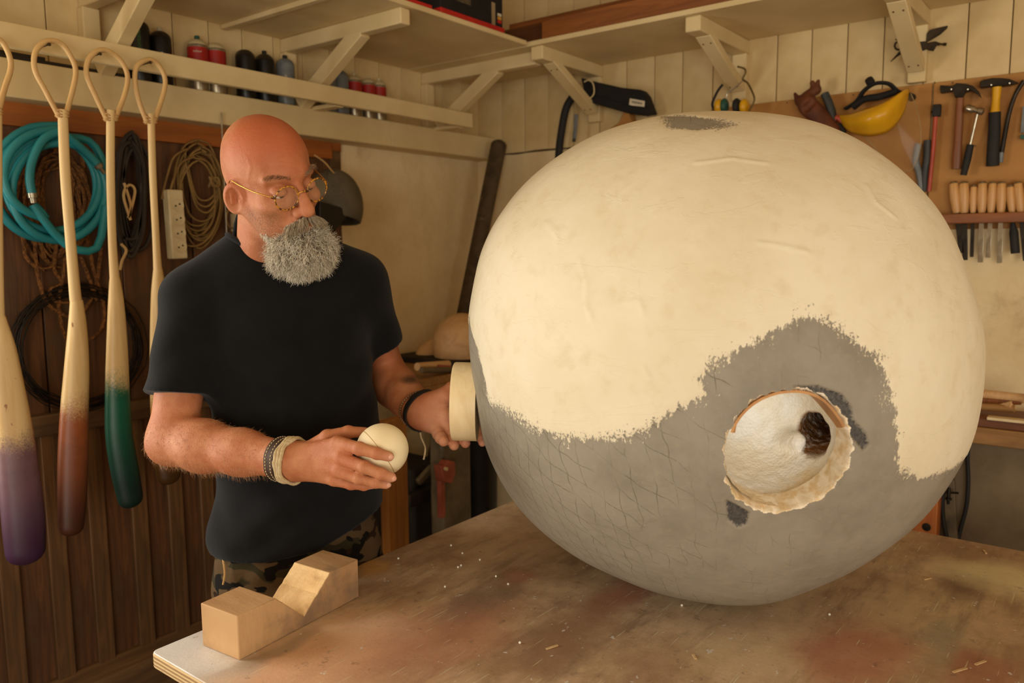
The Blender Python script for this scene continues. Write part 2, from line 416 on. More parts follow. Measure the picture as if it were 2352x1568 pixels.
for cx, cy, a0 in ((TX1-rc, TY1-rc, 0), (TX0+rc, TY1-rc, 90), (TX0+rc, TY0+rc, 180), (TX1-rc, TY0+rc, 270)):
    for k in range(5): a = math.radians(a0+k*22.5); poly.append((cx+rc*math.cos(a), cy+rc*math.sin(a), TZ-th))
top = obj('table_top', MB().prism(poly, (0, 0, th)), [m_table, m_ply], tb, bevel=.003)
for p in top.data.polygons:
    if p.normal.z < .5: p.material_index = 1
for x_, y_ in ((TX0+.25, TY1-.3), (TX1-.12, TY1-.25), (TX0+.25, TY0+.15), (TX1-.12, TY0+.15)):
    obj('leg', MB().box((x_-.04, y_-.04, 0), (x_+.04, y_+.04, TZ-th-.08)), m_legwood, tb, bevel=.004)
for y_ in (TY1-.27, TY0+.15): obj('apron', MB().box((TX0+.19, y_-.02, TZ-th-.09), (TX1-.08, y_+.02, TZ-th)), m_legwood, tb, bevel=.003)

# ================================================================== saddle block
A0 = onz(TZ, 550, 1517); C0 = onz(TZ, 825, 1371); ud = unit(C0-A0); nd = np.array([-ud[1], ud[0], 0])
def prof(px, py):
    d = ray(px, py); tt = np.dot(A0-CAM, nd)/np.dot(d, nd); q = CAM+d*tt-A0; return float(np.dot(q, ud)), float(q[2])
BL = float(np.dot(C0-A0, ud)); p_tl = prof(541, 1417); p_n0 = prof(633, 1369); p_nb = prof(699, 1415); p_n1 = prof(757, 1312); p_tr = prof(823, 1286)
hL, hR = p_tl[1], (p_n1[1]+p_tr[1])/2
m_block = mat('sawn_block_wood', (204, 164, 116), (178, 134, 88), 7, (1, .3, .3), .75, bump=.35, bscale=40, c3=(140, 112, 86), dscale=5, dth=(.44, .66))
m_blockcut = mat('fresh_cut_wood', (236, 200, 144), (220, 178, 120), 16, rough=.8, bump=.7, bscale=60, c3=(196, 156, 104), dscale=14)
def bp(s, h): return A0+ud*s+np.array([0, 0, h])
prf = [(0, .0005), (BL, .0005), (BL, hR), (p_n1[0], hR)]
for k in range(1, 12):
    f = k/12; prf.append((p_n1[0]+(p_nb[0]-p_n1[0])*f+random.uniform(-.0012, .0012), hR+(p_nb[1]-hR)*f+random.uniform(-.001, .001)))
prf += [p_nb, (p_n0[0], hL), (0, hL)]
L1 = onz(TZ, 457, 1487); bw = float(np.dot(L1-A0, nd))
sb = obj('saddle_block', MB().prism([bp(*q) for q in prf], nd*bw), [m_block, m_blockcut], None, bevel=.0018, smooth=20,
    label='pale timber block with a deep V notch at the table corner', cat='wood block')
for p in sb.data.polygons:
    n = np.array(p.normal); c = np.array(p.center)
    if abs(n[2]) > .2 and abs(n[2]) < .97: p.material_index = 1

# ================================================================== big egg sculpture
ER = .48; EC = np.array([1.494, .664, TZ+ER+.004]); ED = np.linalg.norm(EC-CAM)
vw = (CAM-EC)/ED; vr = unit(np.cross([0, 0, 1.], vw)); vu = np.cross(vw, vr)      # towards the viewer's side, right, up
OUT = [(1078, 700), (1090, 640), (1110, 560), (1165, 470), (1240, 390), (1330, 330), (1420, 290), (1500, 270), (1600, 259), (1680, 258), (1780, 265), (1880, 283), (1980, 325), (2050, 375), (2110, 430), (2165, 500), (2200, 570), (2230, 650), (2250, 720), (2262, 790), (2258, 880), (2240, 980), (2215, 1050), (2180, 1110), (2120, 1190), (2050, 1250), (1960, 1310), (1880, 1345), (1790, 1378), (1700, 1390), (1600, 1383), (1500, 1360), (1400, 1320), (1310, 1270), (1240, 1215), (1180, 1150), (1140, 1080), (1115, 1020), (1100, 950), (1085, 850), (1076, 780)]
oa, orr = [], []
for p in OUT:
    d = unit(ray(*p)); q = CAM+d*np.dot(EC-CAM, d)-EC
    oa.append(math.atan2(np.dot(q, vu), np.dot(q, vr))); orr.append(np.linalg.norm(q)/ER)
ix = np.argsort(oa); oa = np.array(oa)[ix]; orr = np.array(orr)[ix]
oa3 = np.concatenate([oa-2*PI, oa, oa+2*PI]); or3 = np.concatenate([orr]*3)
def outline_scale(phi):
    s = 0
    for k in np.linspace(-.09, .09, 7): s = s+np.interp(phi+k, oa3, or3)
    return s/7
def egg_shape(D):
    """unit directions -> egg surface points (before the fine lumps)"""
    a, b, c = D @ vr, D @ vu, D @ vw; s = outline_scale(np.arctan2(b, a)); w_ = np.hypot(a, b)
    s = 1+(s-1)*np.clip(w_*1.15, 0, 1)
    return EC+ER*(np.outer(a*s, vr)+np.outer(b*s, vu)+np.outer(c, vw))
def hitdir(px, py):
    """direction from the egg's centre to the sphere point seen at a pixel"""
    d = unit(ray(px, py)); oc = CAM-EC; b = np.dot(oc, d); h = b*b-(oc @ oc-ER*ER); 
    if h < 0: return unit(oc-d*b)
    return unit(oc+d*(-b-math.sqrt(h)))
def azim(D):
    D = np.atleast_2d(D); c = np.clip(D @ vw, -1, 1); th_ = np.arccos(c); a, b = D @ vr, D @ vu; n_ = np.hypot(a, b)+1e-9
    return np.stack([a/n_*th_, b/n_*th_], 1)
def sdf_poly(P, poly):
    P = np.asarray(P); Q = np.asarray(poly, float); d2 = np.full(len(P), 1e9); ins = np.zeros(len(P), bool)
    for i in range(len(Q)):
        a, b = Q[i], Q[(i+1) % len(Q)]; ab = b-a; t = np.clip(((P-a) @ ab)/(ab @ ab+1e-12), 0, 1)
        d2 = np.minimum(d2, ((P-a-t[:, None]*ab)**2).sum(1))
        cr = ((a[1] > P[:, 1]) != (b[1] > P[:, 1])); xx = (b[0]-a[0])*(P[:, 1]-a[1])/((b[1]-a[1])+1e-12)+a[0]; ins ^= cr & (P[:, 0] < xx)
    return np.sqrt(d2)*np.where(ins, 1, -1)
def upoly(pts): return [tuple(azim(hitdir(*p))[0]) for p in pts]
G1 = upoly([(1080, 730), (1092, 800), (1104, 870), (1112, 925), (1160, 945), (1225, 985), (1290, 1000), (1370, 1008), (1430, 1003), (1500, 978), (1560, 935), (1618, 905), (1598, 868), (1640, 840), (1700, 800), (1760, 772), (1850, 725), (1910, 745), (1970, 790), (2020, 830), (2042, 880), (2050, 940), (2062, 1000), (2062, 1075), (2110, 1098), (2170, 1078), (2215, 1045)])
G1 = [(-2.9, -.6), (-1.9, .02)]+G1+[(1.9, -.62), (2.9, -.8), (2.9, -4), (-2.9, -4)]
G2 = upoly([(1520, 262), (1535, 290), (1600, 292), (1660, 283), (1690, 276), (1640, 262), (1580, 257)])
CH1 = upoly([(1825, 887), (1880, 886), (1935, 905), (1958, 935), (1962, 965), (1990, 995), (1998, 1022), (1985, 1036), (1962, 1010), (1945, 985), (1930, 950), (1895, 905), (1850, 900)])
CH2 = upoly([(1668, 1150), (1690, 1160), (1722, 1178), (1715, 1205), (1695, 1214), (1672, 1195)])
HOLE = [(1663, 1070), (1668, 1010), (1690, 960), (1730, 920), (1790, 895), (1850, 893), (1890, 905), (1930, 945), (1955, 985), (1957, 1040), (1945, 1080), (1915, 1125), (1870, 1155), (1820, 1175), (1770, 1178), (1710, 1160), (1680, 1130)]
hx = unit(np.mean([hitdir(*p) for p in HOLE], 0)); he1 = unit(np.cross([0, 0, 1.], hx)); he2 = np.cross(hx, he1)
ha, ht = [], []
for p in HOLE:
    D = hitdir(*p); ha.append(math.atan2(D @ he2, D @ he1)); ht.append(math.acos(min(1, D @ hx)))
ix = np.argsort(ha); ha3 = np.concatenate([np.array(ha)[ix]+k for k in (-2*PI, 0, 2*PI)]); ht3 = np.tile(np.array(ht)[ix], 3)
def snoise(P, f, seed=0.0):
    """cheap smooth pseudo-noise of points, about -1..1"""
    P = np.asarray(P)*f; x, y, z = P[:, 0]+seed, P[:, 1]+seed*1.7, P[:, 2]-seed*.6
    return (np.sin(x*1.7+1.3*np.sin(y*1.1+z*.4))+np.sin(y*1.9+1.2*np.sin(z*1.3+x*.5))+np.sin(z*1.6+1.4*np.sin(x*.9-y*.7)))/3
NP, NT_ = 520, 420
phi = np.linspace(-PI, PI, NP, endpoint=False)
rim_s = sum(np.interp(phi+k, ha3, ht3) for k in np.linspace(-.15, .15, 9))/9
rim = rim_s+.0045*np.sin(phi*13+2*np.sin(phi*5))+.003*np.sin(phi*31+3*np.sin(phi*3))+.0012*rng.standard_normal(NP)
def egg_pts(T, PH): return np.cos(T)[:, None]*hx+np.sin(T)[:, None]*(np.cos(PH)[:, None]*he1+np.sin(PH)[:, None]*he2)
rows = []
for j in range(NT_):
    f = j/(NT_-1); f = f**1.25
    T = rim+(PI-.002-rim)*f; rows.append(egg_pts(T, phi))
D = np.concatenate(rows); P = egg_shape(D); uv = azim(D)
g1 = np.maximum(sdf_poly(uv, G1), sdf_poly(uv, G2)); chip = np.maximum(sdf_poly(uv, CH1), sdf_poly(uv, CH2))
lump = .0024*snoise(P, 8)+.0008*snoise(P, 21, 2)+.00025*snoise(P, 47, 5)*(g1 < 0)
lump = lump+.0016*np.clip(-g1*60+.3, 0, 1)-.0045*np.clip(chip*120+.5, 0, 1)
RID = [upoly(p) for p in ([(1180, 728), (1188, 765), (1212, 788), (1240, 806), (1266, 826)], [(1338, 600), (1356, 650), (1350, 700), (1362, 730)], [(1262, 520), (1286, 545), (1290, 570)], [(1600, 372), (1680, 360), (1760, 372)], [(1740, 560), (1800, 570), (1850, 580)], [(1985, 430), (2010, 470), (2050, 500)], [(1120, 600), (1135, 640)], [(1440, 700), (1470, 690), (1480, 720)], [(1480, 840), (1495, 870)])]
def dist_line(P_, L):
    L = np.asarray(L); d2 = np.full(len(P_), 1e9)
    for a_, b_ in zip(L[:-1], L[1:]):
        ab = b_-a_; t_ = np.clip(((P_-a_) @ ab)/(ab @ ab+1e-12), 0, 1); d2 = np.minimum(d2, ((P_-a_-t_[:, None]*ab)**2).sum(1))
    return np.sqrt(d2)
wob = uv+.006*np.stack([snoise(P, 40, 1), snoise(P, 40, 7)], 1)
for L in RID: lump = lump+.0017*np.exp(-(dist_line(wob, L)/.0075)**2)
P = P+D*lump[:, None]
V = P; F = []
idx = np.arange(NT_*NP).reshape(NT_, NP); a = idx[:-1]; b = np.roll(idx, -1, 1)[:-1]; c = np.roll(idx, -1, 1)[1:]; d = idx[1:]
F = np.stack([a, d, c, b], -1).reshape(-1, 4)
# lip of the broken shell, running inwards
lipV = []; 
base = P[:NP]; sm = egg_shape(egg_pts(rim_s, phi))
for k, (dp, rr, wt) in enumerate(((.003, .985, .7), (.007, .965, .3), (.045, .93, 0))):
    ctr = EC+hx*np.dot(base-EC, hx)[:, None]
    bs = base*wt+sm*(1-wt); q = ctr+(bs-ctr)*rr-hx*dp+(.0007*rng.standard_normal((NP, 1)))*unit(hx); lipV.append(q)
n0 = len(V); V = np.concatenate([V]+lipV); prev = idx[0]
lipF = []
for k in range(3):
    cur = np.arange(NP)+n0+k*NP; lipF.append(np.stack([prev, np.roll(prev, -1), np.roll(cur, -1), cur], -1)); prev = cur
F = np.concatenate([F]+lipF)
ex = np.zeros(3*NP); 
def egg_mat():
    t = NT('plaster_and_grey_primer'); wv = t.n('NewGeometry').outputs['Position']; e = t.attr('euv', True); g = t.attr('grey'); ch = t.attr('chip')
    br = t.noise(1, 4, .7, t.mapv((70, 22, 1), vec=e)); b2 = t.noise(1, 3, .6, t.mapv((16, 16, 1), vec=e)); b3 = t.noise(1, 5, .75, t.mapv((110, 80, 1), vec=e))
    edge = t.math('ADD', g, t.math('ADD', t.math('MULTIPLY', t.math('SUBTRACT', br, .5), .10), t.math('ADD', t.math('MULTIPLY', t.math('SUBTRACT', b2, .5), .04), t.math('MULTIPLY', t.math('SUBTRACT', b3, .5), t.math('MULTIPLY', t.step(t.noise(1, 2, .5, t.mapv((7, 7, 1), (2, 8, 0), vec=e)), .38, .62), .34)))))
    mk = t.step(edge, -.003, .004)
    wh = t.mix(t.step(t.noise(5, 6, .6, wv), .35, .7), lin((236, 224, 196)), lin((228, 214, 182)))
    wh = t.mix(t.math('MULTIPLY', t.step(t.noise(26, 4, .6, wv), .5, .75), .35), wh, lin((212, 190, 148)))
    gr = t.mix(t.step(t.noise(7, 6, .65, wv), .35, .7), lin((152, 143, 127)), lin((134, 125, 109)))
    gr = t.mix(t.math('MULTIPLY', t.step(t.noise(90, 3, .6, wv), .5, .8), .4), gr, lin((164, 150, 126)))
    # scored net lines in the primer
    sp = t.sep(t.n('VectorMath', operation='ADD').outputs[0]); vm = t.t.nodes[-2]; t.put(vm.inputs[0], e)
    nz = t.n('TexNoise'); nz.inputs['Scale'].default_value = 5; t.put(nz.inputs['Vector'], e); sc = t.n('VectorMath', operation='SCALE'); t.put(sc.inputs[0], nz.outputs['Color']); sc.inputs['Scale'].default_value = .10; t.put(vm.inputs[1], sc.outputs[0])
    def lines(a, b, per):
        q = t.math('ADD', t.math('MULTIPLY', sp[0], a), t.math('MULTIPLY', sp[1], b)); q = t.math('ABSOLUTE', t.math('SUBTRACT', t.math('FRACT', t.math('DIVIDE', q, per)), .5))
        return t.step(q, .032, .0)
    ln = t.math('MAXIMUM', lines(1, .12, .062), lines(.55, .85, .075)); 
    ln = t.math('MULTIPLY', ln, t.step(t.math('ADD', t.noise(1, 3, .6, t.mapv((5, 5, 1), (4, 2, 0), vec=e)), t.math('MULTIPLY', t.sep(e)[0], -.22)), .44, .66))
    ln = t.math('MULTIPLY', ln, t.step(br, .3, .55))
    gr = t.mix(t.math('MULTIPLY', ln, .7), gr, lin((84, 74, 58)))
    cm = t.step(t.math('ADD', ch, t.math('MULTIPLY', t.math('SUBTRACT', b3, .5), .03)), -.002, .006)
    gr = t.mix(cm, gr, t.mix(t.step(b3, .35, .65), lin((92, 88, 82)), lin((62, 58, 56))))
    col = t.mix(mk, wh, gr)
    lp = t.attr('lip'); col = t.mix(t.step(t.math('ADD', lp, t.math('MULTIPLY', t.math('SUBTRACT', b3, .5), .5)), .15, .35), col, t.mix(t.step(t.noise(60, 4, .6, wv), .4, .65), lin((246, 232, 206)), lin((226, 198, 150))))
    h = t.math('ADD', t.math('ADD', t.math('MULTIPLY', t.noise(7, 4, .55, wv), 1.6), t.math('MULTIPLY', t.step(t.noise(9, 6, .6, t.mapv((1, 1, 2.4), (5, 2, 0), (0, .5, .3), wv), .6), .56, .60), .10)), t.math('MULTIPLY', t.math('SUBTRACT', 1.0, mk), .5)); h = t.math('SUBTRACT', h, t.math('MULTIPLY', t.math('MULTIPLY', ln, mk), .25))
    h = t.math('ADD', h, t.math('MULTIPLY', t.noise(45, 5, .65, wv), .16))
    return t.out(col, .62, t.bump(h, .42, .006), spec=.35)
egg = thing('egg_sculpture', 'huge egg shaped plaster sculpture, white above grey primer, with a broken hole', 'sculpture', (EC[0], EC[1], TZ))
shell = mesh_obj('shell', V, F, egg_mat(), egg, smooth=180, weld=False)
me = shell.data
def addattr(me, name, arr, typ='FLOAT'):
    at = me.attributes.new(name, typ, 'POINT'); at.data.foreach_set('value' if typ == 'FLOAT' else 'vector', np.asarray(arr, np.float32).ravel())
addattr(me, 'grey', np.concatenate([g1, np.tile(g1[:NP], 3)])); addattr(me, 'chip', np.concatenate([chip, np.tile(chip[:NP], 3)]))
addattr(me, 'euv', np.c_[np.concatenate([uv, np.tile(uv[:NP], (3, 1))]), np.zeros(len(V))], 'FLOAT_VECTOR')
lipa = np.concatenate([np.zeros(len(P)), np.repeat([1., 1., 1.], NP)]); lipa[:NP] = .3; addattr(me, 'lip', lipa)
print('egg min z', V[:, 2].min(), 'rim theta', rim.min(), rim.max())
# ------------------------------------------------------------------ the hollow in the egg
HP = float(np.dot(base-EC, hx).mean()); HR = float(np.linalg.norm(base-(EC+hx*np.dot(base-EC, hx)[:, None]), axis=1).mean())
hc = EC+hx*HP                                      # centre of the opening
def hole_pt(px, py, depth):                        # a point seen through the opening, so far behind its plane
    d = ray(px, py); t = np.dot(hc-hx*depth-CAM, hx)/np.dot(d, hx); return CAM+d*t
tn0 = hole_pt(1872, 1005, .11); tn1 = tn0-hx*.16+unit(np.cross([0, 0, 1.], hx))*.10
def cavity(P):
    d = sd_ell(P, hc-hx*.045, (.155, HR*.985, HR*.985), np.array([hx, he1, he2]))
    d = smin(d, sd_ell(P, hc-hx*.12+he2*.0, (.1, HR*.9, HR*.85), np.array([hx, he1, he2])), .03)
    d = smin(d, sd_cone(P, tn0, tn1, .030, .028), .012)
    d = smax(d, -sd_cone(P, hole_pt(1832, 1012, .13), hole_pt(1800, 1016, .185), .013, .02), .012)
    return d+(.0016*snoise(P, 70)+.0014*snoise(P, 160, 3)).astype(np.float32)
V, F = surface_net(cavity, hc-.4, hc+.4, .003)
keep = (V-EC) @ hx < HP-.008; F = F[keep[F].all(1)][:, ::-1]
us, inv = np.unique(F, return_inverse=True); V = V[us]; F = inv.reshape(-1, 4)
def foam_mat():
    t = NT('carved_foam'); wv = t.n('NewGeometry').outputs['Position']; v = t.n('TexVoronoi'); v.inputs['Scale'].default_value = 190; t.put(v.inputs['Vector'], wv)
    col = t.mix(t.step(t.noise(9, 4, .6, wv), .4, .65), lin((252, 250, 244)), lin((246, 236, 216)))
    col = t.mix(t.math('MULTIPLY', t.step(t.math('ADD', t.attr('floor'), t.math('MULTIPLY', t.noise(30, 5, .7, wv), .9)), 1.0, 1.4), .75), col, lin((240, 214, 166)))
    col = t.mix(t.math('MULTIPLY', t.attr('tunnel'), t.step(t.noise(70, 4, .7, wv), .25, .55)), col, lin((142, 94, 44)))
    return t.out(col, .7, t.bump(v.outputs['Distance'], .5, .003), spec=.3)
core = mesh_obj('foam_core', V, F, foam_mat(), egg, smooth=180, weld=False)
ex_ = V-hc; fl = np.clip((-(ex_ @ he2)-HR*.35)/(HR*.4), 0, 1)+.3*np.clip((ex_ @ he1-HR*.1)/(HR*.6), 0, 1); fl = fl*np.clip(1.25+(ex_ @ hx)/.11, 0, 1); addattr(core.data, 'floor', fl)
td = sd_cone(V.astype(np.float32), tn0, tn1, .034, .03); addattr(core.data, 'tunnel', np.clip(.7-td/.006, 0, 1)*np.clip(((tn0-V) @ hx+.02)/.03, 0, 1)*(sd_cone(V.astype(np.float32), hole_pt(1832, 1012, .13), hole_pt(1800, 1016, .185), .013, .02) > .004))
# thin wooden ring wedged under the upper rim
m_ring = wood('bent_ply_ring', (206, 154, 98), (184, 130, 76), 0, 6, .6, .15)
def rim_at(p): return float(np.interp(p, phi, rim, period=2*PI))
ra0 = math.atan2(*(hitdir(1690, 1000) @ np.array([he2, he1]).T)); ra1 = math.atan2(*(hitdir(1945, 985) @ np.array([he2, he1]).T))
if ra0 < ra1: ra0, ra1 = ra0, ra1
if ra0 < 0: ra0 += 2*PI
Vr, Fr = [], []; n_ = 40
for k in range(n_+1):
    f = k/n_; p = ra1+(ra0-ra1)*f; wd = .006+.042*math.sin(PI*f)**.8*(1.15-.5*f)
    rr = ER*math.sin(float(np.interp(p, phi, rim_s, period=2*PI)))*.95; q = he1*math.cos(p)+he2*math.sin(p); c0 = hc+q*rr-hx*.004
    for a_, b_ in ((0, 0), (-.004, 0), (-.010, wd), (-.006, wd)): Vr.append(c0+q*a_-hx*b_)
for k in range(n_):
    for j in range(4): Fr.append((k*4+j, k*4+(j+1) % 4, k*4+4+(j+1) % 4, k*4+4+j))
Fr += [(0, 1, 2, 3), tuple(n_*4+j for j in (3, 2, 1, 0))]
mesh_obj('ply_ring', Vr, Fr, m_ring, egg, smooth=40)
print('hole radius', HR, 'ring', ra0, ra1)

# ------------------------------------------------------------------ plug and ball
m_pale = wood('pale_turned_wood', (240, 218, 172), (226, 200, 148), 2, 5, .5, .12, ratio=.5)
pl0 = dep(1041, 921, 1.60); pr = 90*1.60/FL; pdir = unit(_r*1.0-_f*.03-_u*.02)
tag(obj('wooden_plug', MB().lathe(pl0, pdir, [(0, 0), (0, pr*.95), (.0015, pr*.985), (.005, pr), (.050, pr), (.0505, 0)], 64), m_pale),
    'pale turned wooden cylinder held against the side of the egg', 'wood cylinder')
bc = dep(878, 1032, 1.44); brad = 60*1.44/FL
def ball_mat():
    t = NT('glued_ball_wood'); q = t.n('VectorMath', operation='DOT_PRODUCT'); t.put(q.inputs[0], t.coord()); q.inputs[1].default_value = tuple(unit(_r*.75+_u*.55+_f*.3)); q.location = (0, 0)
    d = t.math('SUBTRACT', q.outputs['Value'], float(np.dot(unit(_r*.75+_u*.55+_f*.3), [0, 0, brad]))-.008)
    ring = t.math('SINE', t.math('MULTIPLY', t.math('ADD', t.noise(6, 2), t.math('MULTIPLY', d, 30)), 70))
    col = t.mix(t.math('MULTIPLY', t.step(ring, .2, 1), .25), lin((244, 226, 184)), lin((214, 186, 136)))
    col = t.mix(t.step(t.math('ABSOLUTE', d), .0009, .0004), col, lin((176, 144, 98)))
    return t.out(col, .5, t.bump(t.noise(90, 3), .1, .002))
tag(obj('wooden_ball', MB().ball(bc, brad, 48, 32), ball_mat(), smooth=180), 'pale wooden ball with a glue line held in the right hand', 'wooden ball')
# ------------------------------------------------------------------ foam beads and chips on the table
m_bead = mat('white_foam', (250, 244, 230), (236, 226, 204), 60, rough=.6)
spots = [(1036, 1254), (1062, 1272), (1052, 1304), (1059, 1300), (1102, 1287), (1139, 1325), (1167, 1343), (1022, 1349), (1194, 1478), (915, 1284), (1566, 1392), (1905, 1413)]
for i, (a_, b_) in enumerate(spots):
    p = onz(TZ, a_, b_); tag(obj('foam_bead', MB().ball(p+[0, 0, .0023], .0024, 10, 6), m_bead, smooth=180), 'tiny white foam bead lying on the stained table', 'foam bead', 'foam beads scattered on the table')
SLV = ['pale wood sliver lying left of the red stain at the front', 'short upright wood splinter lying below the egg', 'pale oval chip lying at the lower right of the table', 'long pale chip lying at the lower right corner', 'thin wood splinter near the back edge of the table', 'wood splinter on the dark stain right of the egg']
m_chip = mat('wood_sliver', (222, 190, 140), (200, 164, 112), 40, rough=.7)
for i, (a_, b_, an, ln) in enumerate([(1268, 1487, .2, .024), (1595, 1509, 1.4, .014), (2252, 1523, .1, .025), (2205, 1540, .05, .03), (2262, 1268, 1.0, .02), (2130, 1330, .0, .02)]):
    p = onz(TZ, a_, b_); dx = np.array([math.cos(an-.6), math.sin(an-.6), 0])
    tag(obj('wood_sliver', MB().beam(p-dx*ln/2+[0, 0, .001], p+dx*ln/2+[0, 0, .0016], .004, .0018, (-dx[1], dx[0], 0)), m_chip), SLV[i], 'wood chip', 'wood slivers on the table')
# ================================================================== shelves on the can wall and in the corner
YB, ZB0, ZB1 = 2.379, 1.96, 2.06           # ledge beam
ZS = 2.308                                  # underside of the high shelves
cs = thing('can_ledge', 'white painted ledge beam with a thin front rail holding spray cans', 'ledge', (1.5, YB, ZB0))
obj('ledge_beam', MB().box((.42, YB, ZB0), (2.975, WL-.014, ZB1)), m_white2, cs, bevel=.004)
YF = 2.235
obj('front_rail', MB().box((.42, YF, 2.056), (2.634, YF+.022, 2.116)), m_white2, cs, bevel=.003)
def bracket_x(name_parent, bx, tip_y, braced, w=.042, h=.05, px_a=None):
    b = obj('bracket', MB().box((bx-w/2, tip_y, ZS-h), (bx+w/2, WL-.016, ZS)), m_white2, name_parent, bevel=.004)
    obj('wall_post', MB().box((bx-w/2-.004, WL-.05, ZB1+.001), (bx+w/2+.004, WL-.015, ZS-h)), m_white2, b, bevel=.003)
    if braced: obj('brace', MB().beam((bx, tip_y+.20, ZS-h*.7), (bx, WL-.10, ZB1+.012), w*.98, .052, (1, 0, 0)), m_white2, b, bevel=.003)
    return b
sh = thing('wall_shelf', 'deep white shelf on braced brackets above the spray cans', 'shelf', (1.6, 2.2, ZS-.05))
YS = 1.85
obj('shelf_board', MB().box((.15, YS, ZS), (2.50, WL-.014, ZS+.018)), m_white2, sh, bevel=.002)
xa = float(ony(WL-.06, 672, 110)[0]); xb = float(ony(WL-.06, 992, 190)[0])
tipa = float(onz(ZS-.03, 945, 45)[1])
for bx, ty in ((xa, tipa), (xb, 1.872)): bracket_x(sh, bx, ty, True)
xc = float(ony(2.30, 270, 45)[0])
bracket_x(sh, xc, 1.9, True)
b0 = onz(ZS-.008, 512, 64); obj('batten', MB().box((b0[0]-.012, 1.9, ZS-.016), (b0[0]+.012, WL-.02, ZS)), m_white2, sh, bevel=.002)
for bx in (xa+.05, xb-.03): obj('rail_support', MB().box((bx-.02, YF+.02, 2.052), (bx+.02, WL-.02, 2.066)), m_white2, cs, bevel=.002)

sr = thing('wall_shelf', 'white corner shelf on braced brackets above the tool wall', 'shelf', (2.7, .8, ZS-.05))
XS = 2.515
obj('shelf_board', MB().box((XS, -.6, ZS), (WR-.014, WL-.014, ZS+.018)), m_white2, sh if False else sr, bevel=.002)
m_screw = mat('screw_head', (120, 92, 58), (90, 66, 40), 30, rough=.5, metal=.4)
def bracket_y(by, tipx, ztop=ZS, foot=None, w=.055, h=.05):
    b = obj('bracket', MB().box((tipx, by-w/2, ztop-h), (WR-.016, by+w/2, ztop)), m_white2, sr, bevel=.004)
    obj('wall_post', MB().box((WR-.045, by-w/2, foot-.03), (WR-.015, by+w/2, ztop-h)), m_white2, b, bevel=.003)
    p0 = np.array([tipx+.085, by, ztop-h*.75]); p1 = np.array([WR-.055, by, foot+.012])
    obj('brace', MB().beam(p0, p1, w*.98, .03, (0, 1, 0)), m_white2, b, bevel=.003)
    dd = unit(p1-p0); nn = unit(np.cross(dd, [0, 1, 0])); nn = nn if nn[0] < 0 else -nn
    for f in (.12, .9):
        for s in (-1, 1):
            q = p0+(p1-p0)*f+np.array([0, s*w*.25, 0])+nn*.0152
            obj('screw', MB().lathe(q-nn*.001, nn, [(0, .0035), (.002, .003)], 8), m_screw, b)
    return b
yd = float(onx(WR-.03, 1368, 240)[1]); ye = float(onx(WR-.03, 1700, 190)[1]); yf = float(onx(WR-.03, 2108, 150)[1])
bracket_y(yd, XS+.012, ZS, float(onx(WR-.03, 1350, 283)[2])+.03)
bracket_y(ye, XS+.02, ZS, float(onx(WR-.03, 1700, 232)[2])+.03)
bracket_y(yf, XS+.02, ZS, float(onx(WR-.03, 2110, 190)[2])+.03)

# ------------------------------------------------------------------ spray cans
m_cblack = mat('black_can_paint', (22, 19, 16), (30, 26, 22), 20, rough=.35)
m_cgrey = mat('blue_grey_can_paint', (120, 124, 124), (104, 108, 108), 20, rough=.35)
m_cred = mat('red_can_band', (176, 38, 30), (156, 30, 24), 20, rough=.4)
m_csilver = mat('silver_can_metal', (190, 176, 150), (150, 136, 112), 14, (1, 1, .1), rough=.3, metal=.7)
m_cream = mat('cream_label', (214, 196, 150), (196, 176, 130), 14, rough=.5)
m_capcol = {'black': m_cblack, 'grey': mat('grey_spray_cap', (60, 62, 60), (48, 50, 48), 20, rough=.5), 'green': mat('green_spray_cap', (40, 88, 74), (30, 70, 58), 20, rough=.5), 'white': mat('white_spray_cap', (210, 196, 164), (190, 174, 140), 20, rough=.5), 'cream': m_cream}
m_print = mat('white_print', (226, 214, 186), (214, 200, 170), 30, rough=.6)
m_gprint = mat('green_print', (84, 130, 50), (70, 110, 40), 30, rough=.6)
